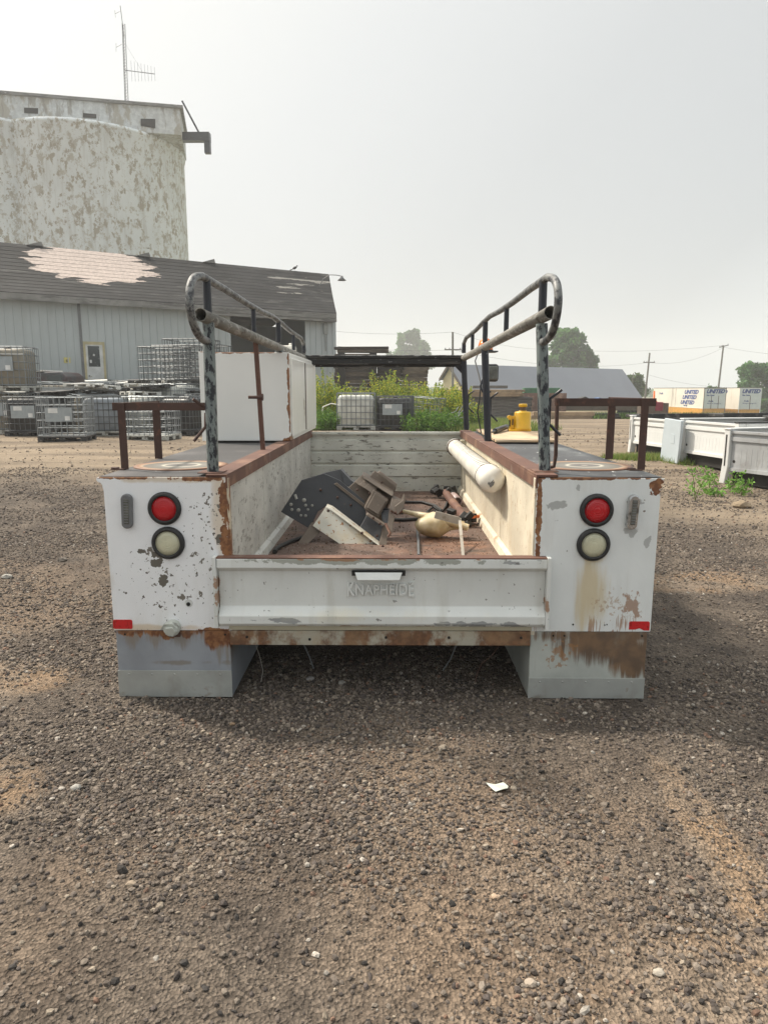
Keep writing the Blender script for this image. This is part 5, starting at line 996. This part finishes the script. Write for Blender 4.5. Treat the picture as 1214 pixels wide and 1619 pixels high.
sprig(1099, 778, 52, 'tall green weed sprig nearest the truck body, before the second pickup bed', 1, lean=-.25); sprig(1122, 762, 32, 'small green sprig between the two big white pickup beds', 2, lean=-.3); sprig(1158, 768, 34, 'leafy green weed at the foot of the nearest pickup bed', 3, lean=.2); sprig(1079, 733, 26, 'green sprig against the grey quarter panel', 4, lean=-.1); sprig(1130, 772, 12, 'low creeping green weed on the sand between the other sprigs', 5, lean=-.9); sprig(1172, 772, 24, 'small weed just right of the foot of the nearest pickup bed', 6, lean=.4)

# ---------------------------------------------------------------- pickup beds on the right
m_bed = worn('primered_white_bed', (.66, .67, .66), [dict(c=(.34, .34, .34), s=3, t=.60, w=.2, a=.5), dict(c=(.5, .48, .42), s=22, t=.70, w=.04)], var=.03, bump=.1); m_bed2 = worn('bare_grey_bed_sheet', (.40, .41, .42), [dict(c=(.66, .62, .55), s=4, t=.90, w=.03, reg=[(.1, 0, .85, .9, .3, .12), (.05, 0, .5, .10, .3, .4)], g=.6, d=6), dict(c=(.28, .28, .28), s=6, st=(1, 1, .4), t=.58, w=.1)], bump=.2)
m_bluegrey = worn('pale_blue_grey_paint', (.46, .52, .56), rough=.35, var=.03)
def pickup_bed(x, y, ang, label, s=1.0, hz=.72, w=1.55, L=2.1, sheet=m_bed):
    root = thing('pickup_bed', label, 'pickup bed', (x, y, G(x, y) + .0), ang, 'pickup beds lined up on the sand'); z0, z1 = .19, hz
    # local x runs along the front panel, local y back along the bed
    b = MB(); b.box(.10, w - .10, .05, .07, z0, z1 - .03); b.box(.08, w - .08, .02, .10, z1 - .05, z1 - .015); b.box(.10, w - .10, .03, .07, z1 - .16, z1 - .10)
    b.box(.10, w - .10, .035, .05, z0, z0 + .05)
    for i in range(13): b.box(.26 + i * (w - .52) / 12 - .014, .26 + i * (w - .52) / 12 + .014, .048, .05, z0 + .10, z1 - .26)
    b.build('bulkhead', sheet, root, bevel=.008)
    for i, x_ in enumerate((.16, w - .16)): MB().lathe([(.022, 0), (.022, .003)], (x_, .0495, z0 + .14), (0, -1, 0), 12).build('hole', m_lead, root)
    for xs_ in (0, w - .10):
        sp_ = MB(); sp_.prism([(xs_, .0, z1), (xs_ + .10, .0, z1), (xs_ + .10, .0, .25), (xs_ + .06, .0, .0), (xs_ - .03 if xs_ == 0 else xs_ + .03, .0, .0), (xs_ - .0, .0, .3)], (0, .12, 0)); ox = xs_ if xs_ == 0 else w - .03
        sp_.box(ox, ox + .03, .12, L, .12, z1); sp_.build('side_panel', m_bed, root, bevel=.01)
        MB().box(xs_ + .035, xs_ + .055, -.004, .0, .26, z1 - .07).build('seam_gap', m_lead, root)
        MB().box(xs_ - .01, xs_ + .11, -.01, L, z1 + .001, z1 + .022).build('side_rail', m_palk if xs_ else m_bed, root, bevel=.005)
    MB().box(.10, w - .10, .12, .16, .01, z0 - .002).build('painted_underside_shade', m_lead, root)  # near-black panel stands in for the shadow below the bulkhead
    MB().box(.08, w - .08, .17, L, z0 + .02, z0 + .05).build('bed_floor', m_palk, root); MB().box(.10, w - .1, L - .04, L, z0, z1).build('tailgate', m_bed, root)
    return root
b_ang = math.atan2(-.985, .17)
p = atz(992, 716, .12); pickup_bed(p.x, p.y, b_ang, 'farthest white pickup bed, with two bolt holes in its ribbed front panel')
p = atz(1070, 733, .10); pickup_bed(p.x, p.y, b_ang, 'middle white pickup bed, between the grey quarter panel and the nearest bed', hz=.76)
p = atz(1138, 762, .05); pickup_bed(p.x, p.y, b_ang + R(14), 'nearest pickup bed, its grey front sheet edged with peeling white paint', hz=.78, sheet=m_bed2)
qa, qb = atz(1042, 729, .10), atz(1069, 735, .10)
qp = thing('quarter_panel', 'pale blue-grey quarter panel with a fuel door, standing between two white pickup beds', 'body panel', (qa.x, qa.y, G(qa.x, qa.y))); dx_ = (qb - qa).length
MB().prism([(0, 0, 0), (dx_, 0, 0), (dx_ + .03, 0, .25), (dx_ + .05, 0, .74), (.08, 0, .76), (.03, 0, .25)], (0, .05, 0)).build('panel', m_bluegrey, qp, bevel=.012).rotation_euler = (0, 0, math.atan2(qb.y - qa.y, qb.x - qa.x))
fd = MB().prism([(x_, -.004, z_) for x_, z_ in roundrect(dx_ * .55, dx_ * .55 + .15, .33, .50, .02)], (0, .004, 0)).build('fuel_door', m_bluegrey, qp, bevel=.002); fd.rotation_euler = (0, 0, math.atan2(qb.y - qa.y, qb.x - qa.x))
for i, (x0, y0, z0, x1, y1, lb) in enumerate(((4.9, 11.2, .86, 8.6, 12.0, 'long black bed rail lying across the farthest pickup bed'), (6.2, 10.4, .90, 9.2, 10.7, 'black bed rail lying behind the middle pickup bed'), (6.6, 9.3, .90, 9.0, 9.0, 'flat black liner panel right of the other black rails'))):
    d = Vector((x1 - x0, y1 - y0, 0)); L_ = d.length; M_ = Matrix.Translation((x0, y0, z0)) @ Matrix.Rotation(math.atan2(d.y, d.x), 4, 'Z')
    tag(MB().box(0, L_, -.25, .25, -.03, .03, M_).box(0, L_, -.27, -.22, -.09, .05, M_).box(.3, .36, -.2, .2, -.9, -.03, M_).box(L_ - .4, L_ - .34, -.2, .2, -.9, -.03, M_).build('bed_rail', m_palk, None, bevel=.01), lb, 'bed rail', 'black bed rails')
# ---------------------------------------------------------------- stacks of ties and lumber
m_tie = [worn('weathered_tie_%d' % i, c, [dict(c=tuple(v * .45 for v in c), s=3, st=(.5, 3, 3), t=.5, w=.15)], rough=.9, bump=.5) for i, c in enumerate(((.11, .09, .07), (.06, .05, .042), (.17, .14, .105), (.025, .023, .022)))]
def beams(x, y, ang, nx_, nz_, L, w, h, mats, label, group, cat='railroad tie', name='railroad_tie', seed=0, z0=None, jit=.12, skip=0.0):
    rs = random.Random(seed); protos = []
    for m_ in mats:
        protos.append(None)
    zb = G(x, y) if z0 is None else z0; ca, sa = cos(ang), sin(ang)
    for k_ in range(nz_):
        for j in range(nx_):
            if rs.random() < skip: continue
            mi = rs.randrange(len(mats)); oy = (j - nx_ / 2) * (w + .012); ox = rs.uniform(-jit, jit)
            if protos[mi] is None:
                o = MB().box(-L / 2, L / 2, -w / 2, w / 2, 0, h).build(name, mats[mi], None, bevel=.012); protos[mi] = o
            else: o = protos[mi].copy(); COL.objects.link(o)
            o.location = (x + ca * ox - sa * oy, y + sa * ox + ca * oy, zb + k_ * (h + .009)); o.rotation_euler = (rs.uniform(-.01, .01), rs.uniform(-.008, .008), ang + rs.uniform(-.02, .02))
            tag(o, label, cat, group)
c = at(562, 600, 29.5); beams(c.x, c.y, R(-4), 3, 18, 1.75, .24, .155, m_tie[:3], 'old railroad tie in the left stack beyond the weeds', 'ties of the left stack', seed=1, jit=.08)
for o_ in [at(540, 600, 28.9), at(590, 600, 28.9)]:
    tag(MB().box(-.16, .16, -.08, .08, 0, 2.9, Matrix.Translation((o_.x, o_.y, .1))).build('stack_post', m_tie[3], None), 'black upright post holding the %s stack of ties' % ('left end of the left' if o_.x < -.9 else 'right end of the left'), 'post')
c = at(616, 600, 30.0); beams(c.x, c.y, R(3), 3, 17, 1.05, .24, .155, [m_tie[1], m_tie[3]], 'dark railroad tie in the middle stack beyond the weeds', 'ties of the middle stack', seed=2)
c = at(654, 600, 30.5); beams(c.x, c.y, R(5), 3, 17, 1.15, .24, .155, [m_tie[2], m_tie[0], m_tie[2]], 'brown railroad tie in the right stack beyond the weeds', 'ties of the right stack', seed=3)
c = at(572, 553, 29.5); beams(c.x, c.y, R(0), 3, 2, 2.3, .24, .12, m_tie[:2], 'weathered board lying on top of the left tie stack', 'boards on the tie stack', 'board', 'board', 4, z0=3.03)
m_lum = [worn('grey_beam_%d' % i, c, [dict(c=tuple(v * .5 for v in c), s=2, st=(.4, 3, 3), t=.52, w=.1)], rough=.9) for i, c in enumerate(((.15, .145, .135), (.115, .11, .105), (.19, .18, .165)))]
m_tan = [worn('tan_board_%d' % i, c, rough=.85, var=.15) for i, c in enumerate(((.34, .25, .16), (.26, .19, .12)))]
c = at(777, 640, 36.5); beams(c.x, c.y, R(-8), 5, 7, 4.1, .30, .165, m_lum, 'long grey beam in the low lumber pile on the far yard', 'beams of the grey lumber pile', 'beam', 'lumber_beam', 5, jit=.15)
c = at(765, 640, 36.2); z_ = G(c.x, c.y) + 7 * .174 + .01; beams(c.x, c.y, R(-9), 5, 3, 3.9, .26, .12, m_tan, 'tan board lying on top of the grey lumber pile', 'tan boards on the lumber pile', 'board', 'lumber_board', 6, z0=z_, jit=.3)
tag(MB().box(-.95, .95, -.2, .2, 0, .16, Matrix.Translation((c.x + .3, c.y, z_ + .44))).build('short_timber', m_lum[0], None, bevel=.01), 'short grey timber lying on the tan boards of the lumber pile', 'timber')
# bin, trailer and scrap
m_binb = worn('faded_brown_bin', (.22, .13, .10), [dict(c=(.35, .24, .19), s=3, t=.5, w=.2)], rough=.7); m_green = worn('faded_green', (.06, .17, .09), rough=.6)
bn = thing('open_bin', 'faded brown open-topped bin right of the lumber pile', 'bin', (lambda c: (c.x, c.y, G(c.x, c.y)))(at(848, 650, 36.8)))
MB().box(-1.0, 1.5, -.6, -.55, .45, 1.45).box(-1.0, 1.5, .75, .8, .45, 1.45).box(-1.0, -.95, -.549, .749, .45, 1.55).box(1.45, 1.5, -.549, .749, .45, 1.45).box(-.949, 1.449, -.549, .749, .40, .46).build('bin_walls', m_binb, bn); MB().box(-.9, 1.4, -.5, .7, .05, .40).build('bin_base', m_lead, bn)
MB().box(-1.02, -.94, -.66, -.6, 0, 1.5).build('corner_post', m_tan[0], bn)
tag(MB().box(-.9, 1.2, -.3, .3, 0, 1.75, Matrix.Translation((bn.location.x + .4, bn.location.y + 1.6, bn.location.z))).build('green_box', m_green, None, bevel=.03), 'green metal box standing behind the brown bin', 'metal box')
fb = thing('flatbed_trailer', 'low flatbed trailer loaded with dark scrap, seen behind the right rusty guard', 'trailer', (lambda c: (c.x, c.y, G(c.x, c.y)))(at(930, 650, 37.5)), R(3))
MB().box(-2.6, 3.2, -1.0, 1.0, .62, .80).box(-2.6, 3.2, -1.02, -.96, .50, .86).build('deck', m_brown, fb); 
for x_ in (1.7, 2.5): MB().lathe([(.1, -.1), (.33, -.1), (.36, -.05), (.36, .1), (.33, .14), (.1, .14)], (x_, -.85, .36), (0, -1, 0), 20).build('wheel', m_black, fb)
rs = random.Random(8)
for i, (x_, z_, sx, sz, m_, ty, nm, lb) in enumerate(((-2.3, .81, .7, .45, m_palk, 0, 'scrap_metal', 'black scrap panel at the left end of the flatbed trailer'), (-1.3, .81, .9, .30, m_bw, -6, 'scrap_hood', 'white sheet metal scrap on the flatbed trailer'), (-.4, .81, .5, .42, m_palk, 12, 'scrap_block', 'black jagged scrap in the middle of the flatbed trailer'), (.5, .81, .35, .35, worn('blue_drum', (.04, .12, .30)), -25, 'blue_container', 'blue container tipped over on the flatbed trailer'), (1.5, .81, .5, .3, m_palk, 8, 'scrap_bracket', 'black bracket scrap at the right part of the flatbed trailer'))):
    o = MB().prism([(-sx, -.3, 0), (sx, -.3, 0), (sx * .8, -.3, sz * .7), (sx * .2, -.3, sz), (-sx * .6, -.3, sz * .6)], (0, .7, 0)).build(nm, m_, None, bevel=.02); o.location = (fb.location.x + x_, fb.location.y + .1, fb.location.z + z_ + (.05 if ty else 0)); o.rotation_euler = (0, R(ty * .3), .05); tag(o, lb, 'scrap metal')
c = at(885, 655, 34.5); beams(c.x, c.y, R(0), 3, 2, 3.2, .3, .2, m_tan, 'tan timber in the low row on the far yard below the flatbed trailer', 'low tan timbers', 'timber', 'timber', 9)
c = at(945, 658, 35.5); beams(c.x, c.y, R(2), 2, 2, 2.2, .3, .16, [m_tie[3]], 'black timber on the far yard right of the tan timbers', 'low black timbers', 'timber', 'timber', 10)
tk = thing('white_tank', 'white cylinder tank lying right of the flatbed trailer', 'tank', (lambda c: (c.x, c.y, G(c.x, c.y) + .5))(at(1004, 648, 38)))
MB().lathe([(0, -1.0), (.25, -.97), (.36, -.85), (.36, .85), (.25, .97), (0, 1.0)], (0, 0, 0), (1, 0, 0), 24).build('shell', m_bw, tk); MB().box(-.6, -.5, -.3, .3, -.52, -.30).box(.5, .6, -.3, .3, -.52, -.30).build('saddle', m_lead, tk)
db = thing('dark_crate', 'dark crate with a red cloth over it, between the white tank and the pickup beds', 'crate', (lambda c: (c.x, c.y, G(c.x, c.y)))(at(1031, 655, 30)))
MB().box(-.6, .58, -.4, .4, .1, .75).build('crate_body', m_brown, db, bevel=.03); MB().box(-.05, .32, -.43, .2, .38, .79).build('red_cloth', worn('faded_red_cloth', (.25, .05, .07), rough=.9), db, bevel=.04)
tag(MB().lathe([(.0, 0), (.16, 0), (.14, .04), (.05, .08), (.035, .5), (.0, .52)], (lambda c: (c.x, c.y, .95))(at(1034, 620, 30)), n=16).build('traffic_cone', m_orange, None), 'small orange cone standing on the crate with the red cloth', 'cone')
bpy.data.objects['traffic_cone'].location.z += G(*db.location[:2]) + .79 - .95

# ---------------------------------------------------------------- house with blue-grey roof
hl_ = Vector((6.1, 72, 0)); hr = Vector((30.6, 91, 0)); hd_ = (hr - hl_).normalized(); hn = Vector((hd_.y, -hd_.x, 0))
hs = thing('house', 'long cream house with a blue-grey metal roof beyond the yard', 'house', (hl_.x, hl_.y, -1.9), math.atan2(hd_.y, hd_.x)); HL_ = (hr - hl_).length; zr, ze, zbk = 4.03 + 1.9, .35 + 1.9, 2.5 + 1.9
m_blue = worn('blue_grey_metal_roof', (.20, .215, .25), rough=.55, var=.04, varscale=.3); m_cream = worn('cream_siding', (.62, .54, .33), rough=.7, var=.04)
MB().add([(0, -3.2, ze), (HL_, -3.2, ze), (HL_, 0, zr), (0, 0, zr), (0, -3.2, ze - .12), (HL_, -3.2, ze - .12), (HL_, 0, zr - .14), (0, 0, zr - .14)], [(0, 1, 2, 3), (7, 6, 5, 4), (0, 4, 5, 1), (0, 3, 7, 4), (1, 5, 6, 2)]).add([(0, 0, zr), (HL_, 0, zr), (HL_, 1.35, zbk), (0, 1.35, zbk), (0, 1.35, zbk - .12), (HL_, 1.35, zbk - .12)], [(0, 1, 2, 3), (3, 2, 5, 4)]).build('roof', m_blue, hs)
MB().prism([(.35, -3.0, -.4), (.35, -3.0, ze), (.35, 0, zr - .25), (.35, 1.15, zbk - .1), (.35, 1.15, -.4)], (HL_ - .7, 0, 0)).build('wall', m_cream, hs); MB().box(.3, HL_ - .3, -3.12, -3.03, ze - .55, ze - .13).build('fascia', m_doorw, hs)
MB().prism([(-.02, -3.3, ze - .25), (-.02, -3.3, ze + .05), (-.02, 0, zr + .06), (-.02, 1.4, zbk + .03), (-.02, 1.4, zbk - .25), (-.02, 0, zr - .28)], (.12, 0, 0)).build('rake_board', m_tie[0], hs)
tag(MB().box(3.6, 5.6, 78, 79, -2, .9).build('shed', m_bluegrey, None), 'small pale shed left of the cream house', 'shed')

# ---------------------------------------------------------------- trailers
m_tw = worn('white_trailer_side', (.68, .64, .56), [dict(c=(.45, .36, .25), s=.8, st=(1, 1, .3), t=.60, w=.2, a=.6), dict(c=(.3, .15, .08), s=3, st=(1, 1, 2), t=.72, w=.05)], rough=.5, var=.04, varscale=.3); m_to = worn('orange_skirt_band', (.62, .30, .03), rough=.5); m_tb = worn('blue_lettering', (.03, .07, .26), rough=.5); m_tr = worn('shaded_trailer_rear', (.58, .62, .62), rough=.5, var=.04)  # rear colour is darkened and blued to paint its shade
def trailer(px_, pyb, D, label, letters, Lt=15.0, dark=False):
    xz = ((px_ - 607) / 1100) * D; x0 = xz + .038 - .0091 * D; y0 = D - 2.975; zb = 1.38 - (pyb - 616) * D / 1100; H = (pyb - 616 + (616 - 613.5)) * D / 1100
    t_ = thing('box_trailer', label, 'trailer', (x0, y0, G(x0, y0)), group='white moving trailers'); dz = zb - G(x0, y0); b = dz + .27 * H; W = 2.62
    MB().box(0, W, 0, Lt, b, dz + H).build('box', m_tw, t_, bevel=.03)
    MB().box(-.03, W + .03, -.03, Lt, dz + H + .002, dz + H + .05).build('top_rail', m_brown, t_)
    MB().box(-.02, W + .02, -.02, Lt, dz - .02, b - .002).build('skirt_band', m_to, t_); MB().box(-.04, W + .04, -.04, Lt, b - .0, b + .05).build('pale_band', m_tw, t_)
    rd = MB().box(.06, W - .06, -.05, -.004, b + .08, dz + H - .08).build('rear_door', m_tr, t_)
    for x_ in ((.9, 1.75) if dark else (1.3,)): MB().box(x_ - .03, x_ + .03, -.08, -.052, b, dz + H - .9).build('lock_rod', m_brown, rd)
    fr_ = MB().box(0, .06, -.06, -.004, dz, dz + H).box(W - .06, W, -.06, -.004, dz, dz + H).box(0, W, -.06, -.004, dz + H - .07, dz + H - .001).build('rear_frame', m_brown if dark else m_tr, t_)
    MB().box(.2, W - .2, -.5, 2.0, dz - .9 + .3, dz - .05).build('undercarriage', m_lead, t_)
    for y_ in (1.0, 2.3, Lt - 2): MB().lathe([(.1, 0), (.42, 0), (.45, .05), (.45, .22), (.42, .26), (.1, .26)], (.0, y_, dz - .25), (1, 0, 0), 20).build('wheel', m_black, t_)
    RM = Matrix.Rotation(pi / 2, 4, 'X')
    text_mesh('UNITED', .62, .01, 'rear_lettering', m_tb, t_, Matrix.Translation((W / 2, -.06, dz + H - .42)) @ RM, shear=.35, bold=.035, xs=.95)
    text_mesh('Van Lines', .24, .01, 'rear_lettering', m_tb, t_, Matrix.Translation((.75, -.06, dz + H - .86)) @ RM, shear=.25, bold=.01); text_mesh('Frolie', .24, .01, 'rear_lettering', m_tb, t_, Matrix.Translation((.85, -.06, dz + H - 1.55)) @ RM, shear=.25, bold=.008); text_mesh('Moving & Storage Co.', .19, .01, 'rear_lettering', m_tb, t_, Matrix.Translation((1.25, -.06, dz + H - 1.82)) @ RM, shear=.25)
    SM = Matrix.Rotation(-pi / 2, 4, 'Z') @ RM
    for i in range(3): text_mesh('UNITED', .64, .01, 'side_lettering', m_tb, t_, Matrix.Translation((-.008, letters + .5 * i, dz + H - .50 - .64 * i)) @ SM, shear=.35, bold=.03, xs=1.75)
    text_mesh('Van Lines', .30, .01, 'side_lettering', m_tb, t_, Matrix.Translation((-.008, letters + 1.4, dz + H - 2.15)) @ SM, shear=.25)
    if Lt > 12: text_mesh('Frolie', .45, .01, 'side_lettering', m_tb, t_, Matrix.Translation((-.008, 13.2, dz + H - .7)) @ SM, shear=.25, xs=1.3)
    for y_ in (4.6, 8.2): MB().box(-.012, -.003, y_, y_ + .05, b + .06, dz + H - .05).build('side_seam', m_brown, t_)
trailer(1103, 657, 84, 'long white box trailer with blue letters and an orange band, the left one', 3.6, Lt=16, dark=True)
trailer(1158, 658.5, 85, 'white box trailer with faded blue rear letters, the right one', 5.2, Lt=14)

# ---------------------------------------------------------------- poles and wires
m_pole = worn('weathered_pole', (.20, .19, .17), rough=.9)
def pole(px0, py0, px1, py1, D, label, arm=None, armw=1.0, arm_tilt=0, r=.14):
    a = at(px0, py0, D); b = at(px1, py1, D); zg = G(a.x, a.y); bb = b + (b - a) * ((zg - b.z) / (b.z - a.z)) if abs(b.z - a.z) > .1 else b
    t_ = thing('utility_pole', label, 'utility pole', bb, group='utility poles beyond the yard'); MB().tube([(0, 0, -.3), a - bb], r, 10, r1=r * .75).build('pole', m_pole, t_)
    if arm is not None:
        c = at(px0 + (px1 - px0) * (arm - py0) / (py1 - py0), arm, D) - bb; M_ = Matrix.Translation(c) @ Matrix.Rotation(arm_tilt, 4, 'Y'); MB().box(-armw, armw, -.2, -.08, -.06, .06, M_).build('crossarm', m_pole, t_)
        for x_ in (-armw * .9, -armw * .4, armw * .9): MB().lathe([(.04, .06), (.05, .16), (.02, .2)], M_ @ Vector((x_, -.14, 0)), n=8).build('insulator', m_greyplastic, t_)
    return a
A1 = pole(715.5, 525, 715.5, 600, 70, 'bare utility pole with a low crossarm, left of the amber beacon', 553, .85); A2 = pole(1026.5, 558, 1018, 640, 92, 'utility pole with a crossarm left of the white trailers', 573, .75); A3 = pole(1143, 546, 1133, 630, 92, 'leaning utility pole with a tilted top arm behind the right trailer', 547.5, .6, R(-14)); A4 = pole(1001, 590, 995, 640, 95, 'short thin pole before the tree left of the trailers', None, r=.07)
def wire(a, b, sag, r=.012):
    a = Vector(a); b = Vector(b); return MB().tube([a.lerp(b, t_ / 14) - Vector((0, 0, sag * 4 * (t_ / 14) * (1 - t_ / 14))) for t_ in range(15)], r, 4)
WL = 'overhead wire '
for a, b, s_, lb in ((A3, at(870, 552, 96), .5, 'sloping up to the leaning pole, the upper one'), (at(1143, 549, 92), at(1420, 560, 92), .8, 'running right from the leaning pole'), (at(1026, 573, 92), A3 + Vector((0, 0, -.3)), .8, 'hanging between the two poles left and right of the trailers'), (at(1026, 593, 92), at(1140, 612, 92), .3, 'sloping low over the trailers'), (at(715, 553, 70), at(1026, 573, 92), 1.0, 'between the pole left of the beacon and the pole left of the trailers'), (at(480, 518, 74), A1, .4, 'running in from the barn to the pole left of the beacon'), (at(480, 540, 74), at(715, 553, 70), .4, 'lower one from the barn to the left pole'), (A1, at(870, 552, 96), .5, 'leaving the left pole toward the right tree')):
    tag(wire(a, b, s_).build('overhead_wire', m_greyplastic, None), WL + lb, 'wire', 'overhead wires')

# ---------------------------------------------------------------- trees
def tree(label, px_, py0, py1, hw, D, seed, cols, n=7000, ls=.26, lobes=None, group='trees beyond the yard'):
    rs = np.random.default_rng(seed); top = at(px_, py0, D); bot = at(px_, py1, D); Rr = hw * (D + 3) / 1100; zg = G(top.x, D); H = top.z - zg; cz0 = max(bot.z - zg, .8)
    root = thing('tree', label, 'tree', (top.x, D, zg), group=group)
    if lobes is None:
        lobes = [(rs.uniform(-.62, .62), rs.uniform(-.5, .5), rs.uniform(.12, .85), rs.uniform(.26, .42)) for _ in range(16)]
        lobes = [(a * (1.15 - abs(c - .4)), b, c, r) for a, b, c, r in lobes]
    Ps, Cs = [], []; per = n // len(lobes); hC = H - cz0
    for (a, b, c, r) in lobes:
        rad_ = r * Rr; cen = np.array([a * Rr, b * Rr, cz0 + c * hC]); 
        sub = rs.normal(0, 1, (10, 3)); sub /= np.linalg.norm(sub, axis=1)[:, None]; sub = sub * rad_ * rs.uniform(.5, 1.0, (10, 1)) * np.array([1, 1, .8])
        k_ = rs.integers(0, 10, per); v = rs.normal(0, 1, (per, 3)); v /= np.linalg.norm(v, axis=1)[:, None]; P = cen + sub[k_] + v * rad_ * .40 * rs.uniform(.2, 1.45, (per, 1)); P[:, 2] = np.minimum(P[:, 2], H + .1)
        Ps.append(P); Cs.append(np.array(cols)[rs.integers(0, len(cols), 10)][k_] * rs.uniform(.75, 1.25, (per, 1)))
    V, F_, C_ = leafcloud(np.concatenate(Ps), rs.uniform(.6, 1.3, sum(map(len, Ps))) * ls, np.concatenate(Cs), asp=.6); npmesh('crown', V, F_, m_leaf, root, C_)
    tk_ = MB(); tk_.tube([(0, 0, 0), (.05, 0, cz0), (.0, .1, cz0 + hC * .45)], .28, 8, r1=.10)
    for (a, b, c, r) in lobes[:9]: tk_.tube([(.03, .05, cz0 * .8 + hC * .15 * c), (a * Rr * .5, b * Rr * .5, cz0 + c * hC * .6), (a * Rr, b * Rr, cz0 + c * hC)], .11, 5, r1=.03)
    tk_.build('trunk', m_bark, root)
TG = [(.05, .135, .04), (.07, .18, .05), (.10, .22, .06), (.04, .10, .035)]
tree('hazy far tree with three rounded tops above the crossbar, left of the bare pole', 647, 520, 600, 36, 290, 1, TG, 7500, .95, [(-.15, 0, .80, .30), (-.2, 0, .55, .35), (.2, .1, .85, .26), (.28, 0, .6, .34), (.55, 0, .60, .30), (.6, .1, .35, .36), (-.7, 0, .40, .30), (-.45, 0, .35, .4), (.1, 0, .3, .4), (.9, 0, .35, .25), (-.85, 0, .2, .3)])
tree('tall hazy tree behind the blue-grey roof and the rear right post', 903, 520, 606, 41, 135, 2, TG, 11000, .42, [(-.3, 0, .85, .30), (-.55, 0, .6, .34), (0, .1, .90, .27), (.3, 0, .80, .30), (.55, .1, .55, .34), (.05, 0, .5, .4), (.78, 0, .38, .3), (-.75, 0, .35, .32), (.35, 0, .25, .42), (-.3, 0, .2, .42), (.8, 0, .12, .28), (-.05, -.2, .7, .3), (-.4, -.3, .45, .3)])
tree('round green tree between the blue-grey roof and the white trailers', 1001, 584, 645, 27, 104, 3, [(.05, .095, .025), (.07, .13, .035), (.09, .15, .04)], 6500, .22)
tree('big round tree at the right behind the white trailers', 1190, 572, 650, 40, 100, 4, TG, 12000, .28)
tree('small tree showing over the left white trailer', 1128, 607, 640, 16, 130, 5, TG, 1500, .22)
tree('low green tree at the right edge, right of the trailers', 1216, 632, 662, 26, 96, 6, TG, 3500, .22)
tree('low bush right of the right trailer, under the big round tree', 1178, 640, 662, 22, 99, 7, TG, 2500, .22)
# far wood reading as one mass along the horizon
n = 26000; a = RNG.uniform(-.75, .75, n); d = RNG.uniform(380, 520, n); x = np.sin(a) * d; y = np.cos(a) * d; hh = 2 + 2 * vnoise(x, y, .016, 5) + 1.5 * vnoise(x, y, .06, 6); z = gz(x, y) + hh * RNG.uniform(0, 1, n) ** .6
V, F_, C_ = leafcloud(np.stack([x, y, z], 1), RNG.uniform(.8, 1.6, n), np.array(TG)[RNG.integers(0, 4, n)], asp=.7); struct(npmesh('far_woods', V, F_, m_leaf, None, C_), 'stuff')
# cream jug on the cabinet roof
cj = thing('cream_jug', 'cream plastic container standing on the white cabinet behind the left rack', 'container', (-.52 - .33, 3.2, 1.634))
MB().box(-.07, .07, -.06, .06, 0, .12).build('container_body', m_pvc, cj, bevel=.02); MB().lathe([(.02, .12), (.02, .14), (0, .142)], (.03, 0, 0), n=12).build('cap', m_pvc, cj)
# ---------------------------------------------------------------- smoky air
hz = MB().box(-700, 700, -60, 700, -4, 45).build('haze', bpy.data.materials.new('haze_air'), None); struct(hz, 'stuff')
hm = hz.data.materials[0]; hm.use_nodes = True; hn_ = hm.node_tree.nodes; hn_.remove(hn_['Principled BSDF']); pv_ = hn_.new('ShaderNodeVolumePrincipled')
pv_.inputs['Color'].default_value = (.96, .97, .98, 1); pv_.inputs['Density'].default_value = .0012; pv_.inputs['Anisotropy'].default_value = .2
hm.node_tree.links.new(pv_.outputs[0], hn_['Material Output'].inputs['Volume'])
